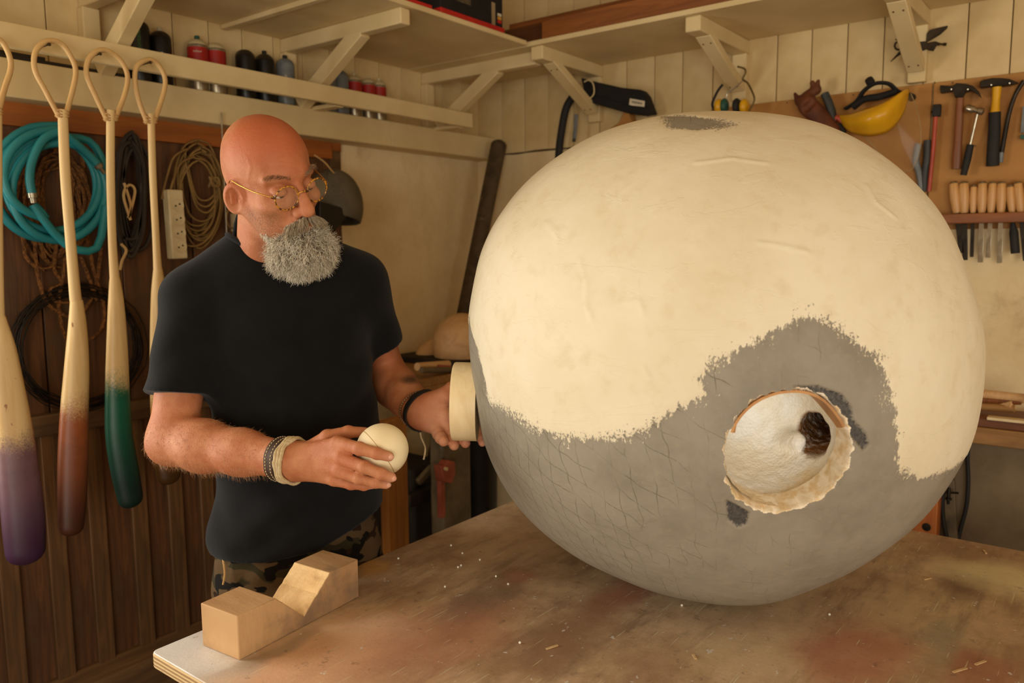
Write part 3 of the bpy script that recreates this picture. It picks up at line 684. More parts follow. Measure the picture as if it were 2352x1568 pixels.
def can(px, kind, capc, label, py=120, yy=2.44, hgt=.172, r=.0325, nozzle=True, txt=None):
    p = ony(yy, px, py); x0 = float(p[0]); z0 = ZB1+.0005; o = np.array([x0, yy, z0])
    t = thing('spray_can', label, 'spray can', o, 'spray cans on the ledge')
    up = (0, 0, 1); body = {'black': m_cblack, 'grey': m_cgrey, 'red': m_csilver}[kind]
    H = hgt-.022
    obj('can_body', MB().lathe(o, up, [(0, r*.9), (.0015, r*.97), (.004, r), (H-.004, r), (H-.001, r*.985), (H, r*.95)], 28), body, t)
    obj('base_rim', MB().lathe(o+[0, 0, .0], up, [(.0002, r*.9), (.001, r*1.01), (.004, r*1.015), (.005, r*1.0)], 28), m_csilver, t)
    obj('shoulder', MB().lathe(o+[0, 0, H], up, [(0, r*.96), (.004, r*.93), (.010, r*.8), (.015, r*.6), (.0175, r*.48), (.0175, 0)], 28), m_cream if kind == 'red' else body if kind == 'grey' else mat('dark_shoulder', (70, 58, 40), (56, 46, 30), 20, rough=.4, metal=.3), t)
    if kind == 'red':
        bd = obj('red_band', MB().lathe(o+[0, 0, H*.56], up, [(0, r*1.004), (0, r*1.012), (H*.38, r*1.012), (H*.38, r*1.004)], 28), m_cred, t)
    if nozzle: obj('nozzle', MB().lathe(o+[0, 0, H+.0172], up, [(0, .0085), (.012, .0085), (.0135, .007), (.0135, 0)], 14), m_capcol[capc], t)
    fr = unit(np.array([CAM[0]-x0, CAM[1]-yy, 0])); rt = np.array([-fr[1], fr[0], 0]); rt = -rt if np.dot(rt, _r) < 0 else rt
    if txt:
        body_, m_, f, vert, sz = txt; q = o+fr*(r+.0006)+np.array([0, 0, H*f])
        text_obj('lettering', body_, m_, t, q, (0, 0, 1) if vert else rt, -rt if vert else (0, 0, 1), sz)
    return t
can(318, 'black', 'black', 'black spray can with green lettering, nearest the left brace', 85, hgt=.19, txt=('montana', m_gprint, .72, True, .018))
can(368, 'black', 'white', 'black spray can with a small white nozzle and upright white lettering', 95, txt=('mtn', m_print, .55, True, .024))
can(455, 'red', 'green', 'red and silver spray can with a green nozzle', 140, txt=('colour', m_print, .84, False, .010))
can(496, 'red', 'cream', 'red and silver spray can without nozzle next to the green-nozzled one', 145, nozzle=False)
can(564, 'black', 'cream', 'black spray can with white marks, without nozzle', 165, nozzle=False, txt=('AA', m_print, .62, False, .016))
can(609, 'black', 'black', 'black spray can with jagged white print and black nozzle', 175, txt=('vv', m_print, .62, True, .016))
can(656, 'grey', 'black', 'blue grey spray can left of the middle brace', 180, txt=('rusto', m_print, .6, True, .016))
can(752, 'grey', 'black', 'blue grey spray can half hidden behind the middle brace', 190, hgt=.165, nozzle=False)
can(781, 'grey', 'black', 'blue grey spray can with black nozzle right of the middle brace', 195)
can(814, 'red', 'cream', 'red and silver spray can, leftmost of three beside the grey cans', 210, r=.030, hgt=.165)
can(846, 'red', 'cream', 'red and silver spray can, middle of the three at the right', 215, r=.029, nozzle=False, hgt=.165)
can(871, 'red', 'cream', 'red and silver spray can, last one at the right end of the row', 220, r=.029, hgt=.165)
# dark strips lying on the ledge at the left
m_strip = wood('black_strip', (40, 28, 18), (24, 16, 10), 0, 8, .5, .3)
for i, (xa_, xb_, yy, zz) in enumerate(((.5, 1.24, 2.40, ZB1), (.55, 1.30, 2.43, ZB1), (.45, 1.02, 2.415, ZB1+.0125))):
    tag(obj('dark_strip', MB().beam((xa_, yy, zz+.0065), (xb_, yy+.01, zz+.0065), .022, .012, (0, 1, 0)), m_strip, bevel=.001),
        ('long dark strip lying at the front of the can ledge', 'longest dark strip lying at the back of the can ledge', 'short dark strip lying on top of two others')[i], 'strip', 'dark strips on the can ledge')
m_raw = wood('raw_strip_wood', (188, 150, 96), (160, 120, 70), 0)
# ------------------------------------------------------------------ load on the high shelves
m_redbox = mat('red_plastic', (190, 30, 24), (168, 24, 20), 14, rough=.4)
m_blackp = mat('black_plastic', (24, 20, 17), (32, 27, 23), 18, rough=.4)
m_blackm = mat('black_matt', (20, 17, 14), (28, 24, 20), 18, rough=.8)
ZT = ZS+.018
c0 = onz(ZT, 1003, 33); c1 = onz(ZT, 1148, 82)
cx = thing('tool_case', 'black and red tool box standing at the front of the corner shelf', 'tool box', ((c0[0]+c1[0])/2, 1.95, ZT))
obj('red_base', MB().box((c0[0], YS+.012, ZT+.0005), (c1[0], YS+.17, ZT+.022)), m_redbox, cx, bevel=.003)
bb = obj('case_body', MB().box((c0[0]+.004, YS+.018, ZT+.022), (c1[0]-.004, YS+.165, ZT+.20)), m_blackm, cx, bevel=.004)
obj('silver_tool_print', MB().box((c1[0]-.070, YS+.0165, ZT+.004), (c1[0]-.050, YS+.0175, ZT+.10)), m_csilver, bb)
obj('plastic_wrap', MB().box((c0[0]+.02, YS+.0165, ZT+.06), (c0[0]+.16, YS+.0172, ZT+.19)), mat('crumpled_wrap', (90, 76, 56), (40, 32, 24), 26, rough=.25, bump=.8, bscale=20), bb)
for k, cc in enumerate(((200, 40, 28), (220, 160, 60), (226, 214, 180))):
    obj('round_emblem', MB().box((c1[0]-.036, YS+.0165, ZT+.035+.012*k), (c1[0]-.014, YS+.0174, ZT+.045+.012*k)), mat('emblem_%d' % k, cc, None, rough=.5), bb)
r0 = onz(ZT, 905, 2); r1 = onz(ZT, 975, 26)
tag(obj('red_board', MB().box((r0[0]-.12, YS+.004, ZT+.0005), (r1[0], YS+.25, ZT+.012)), m_redbox, bevel=.001), 'flat red sheet at the shelf edge left of the tool box', 'sheet')
m_cedar = wood('brown_cedar', (150, 88, 34), (116, 62, 20), 1, 7, .55, .4)
m_cedar2 = wood('dark_brown_board', (104, 58, 22), (74, 38, 14), 1, 7, .55, .4)
pk = [((XS+.012, -.5), (XS+.12, 1.80), ZT+.0005, ZT+.07, m_cedar, 'reddish brown plank at the front of the corner shelf'),
      ((XS+.13, -.3), (XS+.25, 2.1), ZT+.0005, ZT+.10, m_cedar2, 'dark brown plank behind the front plank on the corner shelf'),
      ((XS+.27, -.1), (XS+.40, 2.3), ZT+.0005, ZT+.15, m_cedar2, 'dark plank at the back of the corner shelf')]
for a_, b_, z0, z1, m_, lb in pk: tag(obj('plank', MB().box((*a_, z0), (*b_, z1)), m_, bevel=.002), lb, 'plank', 'planks on the corner shelf')
tag(obj('plank', MB().beam((XS+.19, .3, ZT+.112), (XS+.19, 2.05, ZT+.112), .11, .022, (1, 0, 0)), m_cedar, bevel=.002), 'brown plank lying on top of the dark plank', 'plank', 'planks on the corner shelf')
# ================================================================== painted paddles hanging from the rail
YP = 2.18
m_cane = mat('peeled_cane', (214, 176, 116), (192, 150, 92), 14, (1, 1, .2), rough=.5, bump=.2)
m_nail = mat('rusty_nail', (84, 66, 44), (60, 46, 30), 30, rough=.5, metal=.6)
def paddle_mat(name, zt, zb, c_top, c_bot):
    """bare wood above world height zt, sprayed colour below, deepening to zb"""
    t = NT(name); wv = t.n('NewGeometry').outputs['Position']; z = t.sep(wv)[2]
    g = t.noise(30, 5, .6, t.mapv((1, 1, .06), vec=wv))
    wd = t.mix(t.step(g, .35, .7), lin((228, 196, 138)), lin((206, 168, 108)))
    wd = t.mix(t.step(t.noise(40, 3, .5, t.mapv((1, 1, .5), vec=wv)), .7, .76), wd, lin((150, 100, 54)))
    zz = t.math('ADD', z, t.math('MULTIPLY', t.math('SUBTRACT', t.noise(240, 3, .7, wv), .5), .10)); zz = t.math('ADD', zz, t.math('MULTIPLY', t.math('SUBTRACT', t.noise(14, 3, .6, wv), .5), .08))
    pt = t.mix(t.step(z, zt-.02, zb), lin(c_top), lin(c_bot)); pt = t.mix(t.math('MULTIPLY', t.step(t.noise(18, 5, .7, wv), .4, .7), .35), pt, lin(tuple(.6*q for q in c_top)))
    return t.out(t.mix(t.step(zz, zt+.05, zt-.035), wd, pt), .45, t.bump(g, .15, .002))
def paddle(label, loop, shaft, blade, zt_px, cols, yp=YP):
    W = lambda p: ony(yp, *p); n = W(loop[len(loop)//2])
    t = thing('painted_paddle', label, 'paddle', (W(blade[-1][:2])[0], yp, W(blade[-1][:2])[2]), 'paddles hanging from the rail')
    dp = lambda px: float(np.linalg.norm(ony(yp, px[0], px[1])-CAM)/np.linalg.norm(ray(*px[:2])))
    pts, rad = [], []
    for x_, y_, w_ in shaft+blade: pts.append(W((x_, y_))); rad.append(w_/2*dp((x_, y_))/FL)
    n_ = 5; P4 = [np.append(p, r_) for p, r_ in zip(pts, rad)]; Q = spl(P4, n_)
    e = Q[-1]; pr_ = Q[-2]; dd = unit(e[:3]-pr_[:3]); r_ = e[3]
    for a in (20, 40, 58, 72, 82, 88): Q.append(np.append(e[:3]+dd*r_*.75*math.sin(math.radians(a)), max(r_*math.cos(math.radians(a)), .0006)))
    zt = float(W(zt_px)[2]); zb = float(W(blade[-1][:2])[2])
    obj('blade', MB().tube([q[:3] for q in Q], [float(q[3]) for q in Q], 20, flat=.72, flatdir=(0, 1, 0)), paddle_mat('sprayed_wood', zt, zb, *cols), t, smooth=60)
    lp = obj('hanging_loop', MB().tube([W(p) for i, p in enumerate(spl(loop, 6))], .0068, 8), m_cane, t, smooth=60)
    for k in range(2):
        p = W(loop[0 if k == 0 else -1])
        for j in range(3): obj('lashing', MB().tube([p+np.array([.009*math.cos(a), .009*math.sin(a), .014-.007*j+.002*math.sin(a*2+j)]) for a in np.linspace(0, 2*PI, 13)], .0016, 5), m_cane, lp)
    top = W(min(loop, key=lambda q: q[1]))
    nl = tag(obj('nail', MB().lathe(top+np.array([0, -.012, -.009]), (0, 1, 0), [(0, .0045), (.0015, .0045), (.0016, .002), (.085, .002)], 8), m_nail), 'nail in the rail carrying the '+label.split(' ')[0]+' paddle', 'nail', 'nails in the rail')
paddle('purple tipped wooden paddle at the left edge', [(-14, 262), (-40, 215), (-62, 165), (-52, 110), (-20, 88), (4, 95), (22, 130), (24, 160), (10, 205), (-4, 262)],
       [(-9, 250, 25), (-8, 450, 25), (-5, 700, 27)], [(-3, 735, 33), (6, 800, 55), (18, 900, 72), (33, 1000, 80), (45, 1100, 86), (55, 1200, 90), (59, 1265, 84)], (40, 1010), ((120, 86, 92), (62, 34, 62)))
paddle('rust tipped wooden paddle in front of the turquoise hose', [(136, 268), (104, 208), (80, 160), (82, 118), (108, 95), (140, 100), (164, 132), (174, 165), (166, 210), (150, 268)],
       [(144, 252, 22), (150, 400, 23), (162, 550, 23), (173, 680, 26)], [(176, 695, 29), (178, 760, 42), (176, 850, 54), (171, 950, 61), (168, 1050, 65), (166, 1150, 62), (164, 1210, 54)], (168, 945), ((148, 78, 38), (70, 36, 22)))
paddle('green tipped wooden paddle between the hose and the dark cables', [(246, 276), (220, 222), (199, 172), (203, 138), (225, 117), (250, 118), (278, 140), (293, 175), (286, 218), (263, 276)],
       [(254, 253, 19), (254, 400, 19), (258, 550, 19), (263, 632, 22)], [(264, 645, 25), (267, 700, 36), (269, 800, 47), (270, 900, 54), (274, 1000, 60), (287, 1080, 62), (300, 1145, 56)], (272, 880), ((14, 92, 66), (10, 36, 30)))
paddle('ochre tipped wooden paddle half hidden behind the man', [(338, 282), (319, 232), (310, 185), (315, 152), (340, 137), (360, 145), (376, 170), (379, 198), (368, 240), (353, 282)],
       [(347, 262, 17), (351, 400, 17), (358, 540, 17), (362, 612, 20)], [(363, 624, 23), (365, 680, 36), (368, 780, 46), (371, 880, 52), (376, 980, 56), (384, 1060, 58), (388, 1092, 54)], (372, 930), ((168, 104, 22), (70, 44, 14)))

# ================================================================== coils on the dark panelling
def coil_pts(y0, loops, n=26):
    """joined loops given in pixels (cx, cy, rx, ry, start angle) on the wall plane"""
    out = []
    for i, (cx_, cy_, rx, ry, a0, turn) in enumerate(loops):
        for k in range(n):
            a = math.radians(a0)+turn*2*PI*k/n; out.append(ony(y0-.012*i, cx_+rx*math.cos(a), cy_-ry*math.sin(a)))
    return out
m_hose = mat('turquoise_hose', (40, 134, 140), (32, 118, 126), 6, rough=.4, bump=.05)
m_fit = mat('steel_fitting', (170, 160, 140), (140, 130, 110), 30, rough=.3, metal=.8)
hs = thing('garden_hose', 'coiled turquoise rubber hose hanging on the dark panelling', 'hose', ony(2.42, 120, 580))
pts = coil_pts(2.40, [(112, 415, 132, 128, 80, .98), (105, 430, 118, 118, 75, 1.0), (122, 425, 108, 105, 80, 1.0), (135, 440, 108, 112, 85, 1.0), (118, 400, 110, 100, 80, .55)])
pts += [ony(2.345, *p) for p in ((75, 470), (110, 520), (150, 560), (185, 582), (222, 570), (238, 530), (242, 480))]
obj('hose_tube', MB().tube(spl(pts[::2]+[pts[-1]], 3), .0115, 9), m_hose, hs, smooth=60)
e2 = [ony(2.335, *p) for p in ((140, 300), (100, 320), (75, 365), (68, 410), (74, 447))]
obj('hose_tube', MB().tube(spl(e2, 6), .0115, 9), m_hose, hs, smooth=60)
obj('hose_fitting', MB().lathe(e2[-1]+[0, 0, .004], e2[-1]-e2[-2], [(0, .0125), (.012, .0125), (.013, .009), (.026, .008), (.026, 0)], 14), m_fit, hs)
obj('hose_fitting', MB().lathe(ony(2.33, 224, 378), ony(2.33, 240, 398)-ony(2.33, 224, 378), [(0, .012), (.010, .012), (.011, .006), (.03, .005), (.03, 0)], 14), m_fit, hs)
def coir():
    t = NT('coir_rope'); col = t.mix(t.step(t.noise(120, 3), .35, .65), lin((140, 90, 38)), lin((88, 52, 18))); return t.out(col, .85, t.bump(t.noise(200, 3), .9, .004))
m_coir = coir()
def rope_tubes(parent, paths, r, m, name, twist=True):
    for P in paths:
        Q = spl(P, 7); V = MB()
        if twist:
            for ph in (0, 2.1, 4.2):
                W = []
                for i, q in enumerate(Q):
                    a = i*.75+ph; W.append(q+r*.5*np.array([math.cos(a), math.sin(a), math.cos(a)*.3]))
                V.tube(W, r*.62, 5)
        else: V.tube(Q, r, 6)
        obj(name, V, m, parent, smooth=60)
rp = thing('coir_rope', 'tangled brown coir rope hanging behind the turquoise hose', 'rope', ony(2.46, 150, 780))
paths = []
for i in range(9):
    cx_, cy_ = 120+random.uniform(-25, 35), 440+random.uniform(-10, 50); rx, ry = random.uniform(38, 78), random.uniform(95, 150); P = []
    for k in range(11):
        a = 2*PI*k/10+i; P.append(ony(2.468-.004*(i % 4), cx_+rx*math.cos(a)+random.uniform(-9, 9), cy_+ry*math.sin(a)+random.uniform(-9, 9)))
    paths.append(P)
for L in ([(52, 540), (60, 590), (90, 615), (120, 610), (128, 575)], [(80, 545), (85, 620), (105, 690), (140, 720), (175, 728), (205, 695), (222, 650), (232, 570)],
          [(130, 560), (125, 620), (142, 648), (115, 665), (125, 690), (160, 695)], [(150, 590), (142, 650), (135, 700), (145, 760), (155, 778)], [(200, 540), (215, 620), (238, 700), (235, 750), (205, 782)], [(186, 590), (205, 640), (222, 690)]):
    paths.append([ony(2.452, *p) for p in L])
rope_tubes(rp, paths, .0052, m_coir, 'rope_strand')
m_cab = mat('dusty_dark_cable', (62, 52, 42), (44, 36, 28), 14, rough=.7, bump=.3)
cb = thing('cable_bundle', 'thick bundle of dusty dark cables hanging on the panelling', 'cable', ony(2.45, 300, 600))
paths = []
for i in range(11):
    cx_, cy_, rx, ry = 302+random.uniform(-9, 9), 445+random.uniform(-12, 22), random.uniform(20, 44), random.uniform(105, 138)
    paths.append([ony(2.455-.006*(i % 6), cx_+rx*math.cos(a)+random.uniform(-3, 3), cy_+ry*math.sin(a)+random.uniform(-4, 4)) for a in np.linspace(-PI/2, 1.5*PI, 13)])
rope_tubes(cb, paths, .0068, m_cab, 'cable', False)
rope_tubes(cb, [[ony(2.412, *p) for p in L] for L in ([(285, 420), (300, 470), (295, 500), (310, 440), (296, 425), (284, 450), (300, 505)], [(278, 560), (290, 575), (280, 600), (276, 620)])], .0045, m_cane, 'cable_tie', False)
m_cord = mat('tan_cord', (150, 118, 66), (122, 92, 48), 14, rough=.6)
ec = thing('extension_lead', 'coiled tan extension lead with a white four socket strip', 'extension lead', ony(2.44, 440, 600))
paths = []
for i in range(10):
    cx_, cy_, rx, ry = 452+random.uniform(-10, 12), 430+random.uniform(-5, 45), random.uniform(34, 60), random.uniform(82, 112)
    paths.append([ony(2.452-.006*(i % 6), cx_+rx*math.cos(a)+random.uniform(-3, 3), cy_+ry*math.sin(a)+random.uniform(-3, 3)) for a in np.linspace(-PI/2, 1.5*PI, 13)])
for i in range(3): paths.append([ony(2.43, *p) for p in ((425, 350+6*i), (440, 420+10*i), (455, 455+12*i), (480, 458+14*i), (505, 430+8*i))])
paths.append([ony(2.425, *p) for p in ((382, 440), (372, 455), (385, 400), (400, 360), (430, 342))])
rope_tubes(ec, paths, .0036, m_cord, 'cord', False)
kn = ony(2.415, 492, 418); obj('knot', MB().tube([kn+np.array([.016*math.cos(a*3), .008*math.sin(a*2), .016*math.sin(a*4+1)]) for a in np.linspace(0, 2*PI, 40)], .0035, 6), m_cord, ec)
m_sock = mat('white_socket_plastic', (220, 200, 156), (204, 182, 136), 14, rough=.45)
m_hole = mat('socket_hole', (30, 22, 14), (24, 18, 10), 20, rough=.8)
sa, sb_ = ony(2.415, 396, 436), ony(2.415, 408, 594); sx_ = unit(np.cross([0, 1., 0], sa-sb_)); sx_ = sx_ if sx_[0] > 0 else -sx_
st = obj('socket_strip', MB().beam(sa, sb_, .052, .036, (1, 0, 0)), m_sock, ec, bevel=.004)
for k in range(4):
    q = sa+(sb_-sa)*(.22+.2*k)+np.array([.003, -.0185, 0])
    so = obj('socket', MB().lathe(q, (0, -1, 0), [(0, .021), (.0012, .021), (.0014, .0185), (.0002, .0175), (.0002, 0)], 28), m_sock, st)
    for s in (-1, 1): obj('pin_hole', MB().lathe(q+np.array([.0085*s*.8, -.0004, .003*s]), (0, -1, 0), [(0, .0028), (.0012, .0028), (.0012, 0)], 10), m_hole, st)
m_wire = mat('black_iron_wire', (34, 28, 22), (48, 40, 32), 10, rough=.5, metal=.5)
wc = thing('wire_coil', 'large coil of thin black wire leaning on the middle rail', 'wire coil', ony(2.46, 175, 950))
for i in range(16):
    cx_, cy_, rx, ry = 178+random.uniform(-6, 6), 800+random.uniform(-8, 8), random.uniform(122, 160), random.uniform(118, 146)
    obj('wire_turn', MB().tube([ony(2.468-.0028*i, cx_+rx*math.cos(a)+random.uniform(-2, 2), cy_+ry*math.sin(a)+random.uniform(-2, 2)) for a in np.linspace(0, 2*PI, 41)[:-1]], .0017, 5, closed=True), m_wire, wc, smooth=80)
tag(obj('metal_rod', MB().tube([ony(2.36, 508, 258), ony(2.36, 521, 545), ony(2.36, 521, 545)*[1, 1, 0]+[.03, 0, .003]], .0026, 8), m_fit), 'thin straight metal rod standing behind the man', 'rod')
# small second socket strip and welding mask on the wall behind the head
ss = thing('socket_box', 'small white socket box with a cord behind the ear', 'socket', ony(2.44, 545, 520))
bx = obj('socket_body', MB().box(ony(2.44, 528, 490), ony(2.405, 566, 532)), m_sock, ss, bevel=.003)
rope_tubes(ss, [[ony(2.40, 534+14*math.cos(a), 500+24*math.sin(a)) for a in np.linspace(0, 2*PI, 9)]], .0035, m_cord, 'cord', False)
m_mask = mat('grey_fibre_mask', (104, 96, 78), (88, 80, 62), 10, rough=.6, bump=.15)
wm = thing('welding_mask', 'grey welding mask hanging on the wall behind the man', 'welding mask', ony(2.4, 770, 535))
mc = ony(2.40, 757, 475)
def mask_sdf(P):
    q = (P-mc.astype(np.float32)); d = sd_ell(q, (0, -.02, .0), (.095, .13, .14)); d = np.maximum(d, -sd_ell(q, (0, -.02, .0), (.089, .124, .134)))
    d = np.maximum(d, q[:, 1]-.075); return np.maximum(d, -(q[:, 2]+.055+.25*(q[:, 0]-.02)))
sdf_obj('mask_shell', mask_sdf, mc-.18, mc+.18, .004, m_mask, wm)
obj('visor_frame', MB().prism([ony(2.27, *p) for p in ((735, 462), (805, 482), (800, 497), (770, 530), (735, 528))], (0, .06, 0)), m_blackp, wm, bevel=.004)
obj('head_strap', MB().tube(spl([ony(2.33, *p) for p in ((722, 356), (745, 372), (765, 395), (790, 420))], 5), .003, 6), m_cane, wm)
# ================================================================== tool wall
m_peg = mat('tool_board_ply', (178, 126, 62), (158, 106, 48), 5, (1, .3, 1), rough=.65, bump=.1, c3=(130, 84, 40), dscale=4, dth=(.6, .8))
XB = WR-.03
tb_ = thing('tool_board', 'brown plywood tool board screwed to the wall', 'board', (XB, .5, 1.55))
pz = 2.073
for y0_, y1_ in ((1.30, .545), (.54, -.5)):
    pb = obj('ply_sheet', MB().box((XB, y1_, 1.60), (WR-.0168, y0_, pz)), m_peg, tb_, bevel=.002)
for px_, py_ in ((1808, 236), (1960, 218), (2147, 190), (2188, 190), (2240, 335), (2095, 440), (2160, 205)):
    obj('screw', MB().lathe(onx(XB, px_, py_), (-1, 0, 0), [(0, .003), (.0015, .003), (.002, 0)], 8), m_screw, tb_)
def X(px, py, d=.02): return onx(XB-d, px, py)
m_iron = mat('dark_forged_iron', (58, 50, 40), (40, 34, 28), 20, rough=.4, metal=.7)
m_steel = mat('bright_steel', (196, 186, 164), (160, 150, 130), 26, rough=.25, metal=.9)
m_ash = wood('hammer_handle_wood', (142, 84, 40), (112, 62, 26), 2, 10, .45, .2)
m_yel = mat('yellow_plastic', (226, 170, 28), (208, 152, 20), 8, rough=.3)
m_rub = mat('black_rubber', (26, 23, 20), (34, 30, 26), 20, rough=.7)
m_redp = mat('red_paint', (182, 76, 50), (160, 60, 38), 14, rough=.4)
def flat_tool(parent, name, pts, thick, m, d=.012, **k): return obj(name, MB().prism([X(*p, d) for p in pts], (-thick, 0, 0)), m, parent, bevel=.002, **k)
h1 = thing('claw_hammer', 'claw hammer with a brown wooden handle on the tool board', 'hammer', X(2200, 398))
obj('handle', MB().tube([X(2206, 215, .025), X(2204, 260, .025), X(2200, 330, .025), X(2198, 365, .025), X(2197, 388, .025)], [.011, .012, .0125, .015, .014], 14, flat=.75, flatdir=(1, 0, 0)), m_ash, h1, smooth=60)
flat_tool(h1, 'head', [(2162, 198), (2163, 216), (2190, 212), (2194, 218), (2196, 226), (2214, 226), (2218, 214), (2232, 210), (2246, 218), (2256, 227), (2250, 212), (2238, 200), (2222, 195), (2200, 193), (2190, 200)], .024, m_iron, .014)
for a_, b_ in ((2183, 205), (2221, 205)): obj('hook_nail', MB().tube([X(a_, b_+4, .0), X(a_+2, b_, .05)], .0022, 6), m_steel, h1)
h2 = thing('cross_hammer', 'hammer with yellow shaft and black rubber grip', 'hammer', X(2285, 380))
obj('shaft', MB().tube([X(2290, 200, .026), X(2288, 230, .026), X(2285, 262, .026)], [.013, .011, .013], 14), m_yel, h2, smooth=60)
obj('grip', MB().tube([X(2285, 258, .026), X(2284, 300, .026), X(2281, 350, .026), X(2280, 381, .026)], [.0165, .0175, .018, .0185], 14, flat=.85, flatdir=(1, 0, 0)), m_rub, h2, smooth=60)
flat_tool(h2, 'head', [(2253, 190), (2254, 204), (2278, 201), (2306, 200), (2322, 198), (2341, 192), (2320, 184), (2300, 182), (2280, 182), (2262, 186)], .026, m_iron, .014)
for a_, b_ in ((2275, 195), (2317, 191)): obj('hook_nail', MB().tube([X(a_, b_+4, .0), X(a_+2, b_, .05)], .0022, 6), m_steel, h2)
h3 = thing('small_mallet', 'small steel hammer with black grip hanging askew between two hammers', 'hammer', X(2210, 400))
obj('head', MB().lathe(X(2219, 248, .04), X(2258, 257, .04)-X(2219, 248, .04), [(0, .009), (.004, .0115), (.022, .0115), (.026, .008), (.034, .008), (.036, .011), (.05, .011), (.052, .006)], 18), m_steel, h3)
obj('shaft', MB().tube([X(2247, 252, .04), X(2228, 334, .035)], .0042, 10), m_steel, h3)
obj('grip', MB().tube([X(2229, 332, .035), X(2222, 365, .035), X(2213, 402, .035)], [.0105, .0115, .0095], 12), m_rub, h3, smooth=60)
bl = thing('bolt_cutter', 'long tool with red shaft and black end hanging left of the hammers', 'tool', X(2135, 440))
obj('red_shaft', MB().tube([X(2150, 262, .02), X(2143, 350, .02), X(2134, 440, .02)], .0065, 10), m_redp, bl)
obj('black_tip', MB().beam(X(2153, 240, .02), X(2151, 268, .02), .024, .02, (0, 1, 0)), m_rub, bl, bevel=.003)
gp = thing('grey_pliers', 'pair of grey handled pliers behind the egg on the tool board', 'pliers', X(2120, 440))
for pp, m_ in (([(2110, 330), (2104, 370), (2112, 400), (2118, 440)], m_cgrey), ([(2130, 322), (2129, 365), (2124, 400), (2122, 440)], m_capcol['grey'])):
    obj('pliers_handle', MB().tube(spl([X(*p, .02) for p in pp], 4), .0105, 10), m_, gp, smooth=60)
cv = thing('curved_saw', 'curved dark metal rod tool right of the yellow hammer', 'tool', X(2300, 370))
obj('bow', MB().tube(spl([X(*p, .02) for p in ((2352, 185), (2332, 218), (2318, 260), (2308, 310), (2300, 356))], 6), .0065, 10), m_iron, cv, smooth=60)
obj('ferrule', MB().tube([X(2300, 350, .02), X(2298, 373, .02)], .0075, 10), m_cgrey, cv)
ge = thing('green_square', 'grey green tool cut off by the right edge', 'tool', X(2352, 310))
obj('blade', MB().prism([X(*p, .012) for p in ((2350, 245), (2345, 305), (2380, 309), (2384, 250))], (-.01, 0, 0)), m_cgrey, ge)
obj('green_edge', MB().prism([X(*p, .012) for p in ((2345, 310), (2344, 319), (2380, 323), (2380, 312))], (-.012, 0, 0)), m_capcol['green'], ge)
# chisel rack
XRK = .06
m_rack = wood('rack_wood', (150, 88, 40), (124, 68, 28), 1, 9, .5, .2)
rk = thing('chisel_rack', 'narrow wooden rack bar holding a row of chisels', 'rack', X(2270, 500, XRK))
ya, yb = float(X(2120, 498, .07)[1]), float(X(2460, 490, .07)[1])
obj('rack_bar', MB().box((XB-.075, yb, float(X(2260, 512, .07)[2])), (XB-.055, ya, float(X(2260, 489, .07)[2]))), m_rack, rk, bevel=.003)
obj('rack_bar', MB().box((XB-.02, yb, float(X(2260, 512, .07)[2])), (XB, ya, float(X(2260, 489, .07)[2]))), m_rack, rk, bevel=.003)
m_chh = wood('chisel_handle_wood', (222, 172, 106), (198, 144, 84), 2, 10, .4, .15)
CH = [(2190, 2198, .0145, 'dark'), (2214, 2215, .0150, 'dark'), (2237, 2235, .0105, 'dark'), (2257, 2255, .0140, 'steel'), (2281, 2276, .0125, 'steel'), (2301, 2299, .0135, 'steel'), (2320, 2325, .0115, 'black'), (2338, 2345, .013, 'dark'), (2362, 2366, .013, 'dark')]
lab = ['leftmost chisel in the rack, wooden handle with steel cap', 'second chisel in the rack, broad wooden handle', 'third chisel in the rack, slim wooden handle', 'fourth chisel in the rack, knotted handle and bright blade', 'fifth chisel in the rack, handle with a dark knot', 'sixth chisel in the rack, reddish gleaming blade', 'chisel with a black gouge blade hanging below the rack', 'tilted chisel near the right edge of the rack', 'chisel cut off by the right edge of the picture']
for (xt, xb_, r_, bl_), lb in zip(CH, lab):
    a = X(xt, 417+(8 if r_ < .012 else 0), .0375); b = X(xb_, 489, .0375); t = thing('chisel', lb, 'chisel', b, 'chisels in the rack')
    L = np.linalg.norm(b-a); d = (b-a)/L
    obj('handle', MB().lathe(a, d, [(0, r_*.6), (.004, r_*.85), (L*.25, r_*1.0), (L*.55, r_*1.08), (L*.85, r_*.9), (L, r_*.72), (L+.01, r_*.6)], 16), m_chh, t)
    obj('steel_cap', MB().lathe(a-d*.001, d, [(0, r_*.5), (.0015, r_*.72), (.007, r_*.92), (.0072, r_*.8)], 16), m_steel, t)
    bm_ = {'dark': m_iron, 'steel': m_steel, 'black': m_rub}[bl_]; ln = .135+.02*math.sin(xt)
    if bl_ == 'black': obj('blade', MB().tube([b+d*.008, b+d*.03, b+d*.06, b+d*.125], [.006, .006, .0125, .0125], 12), bm_, t, smooth=60)
    else:
        obj('blade', MB().beam(b+d*.008, b+d*ln, r_*1.05, .004, (0, 1, 0)), bm_, t, bevel=.001)
        obj('bolster', MB().lathe(b, d, [(0, r_*.75), (.012, r_*.75), (.022, r_*.45)], 12), m_iron, t)
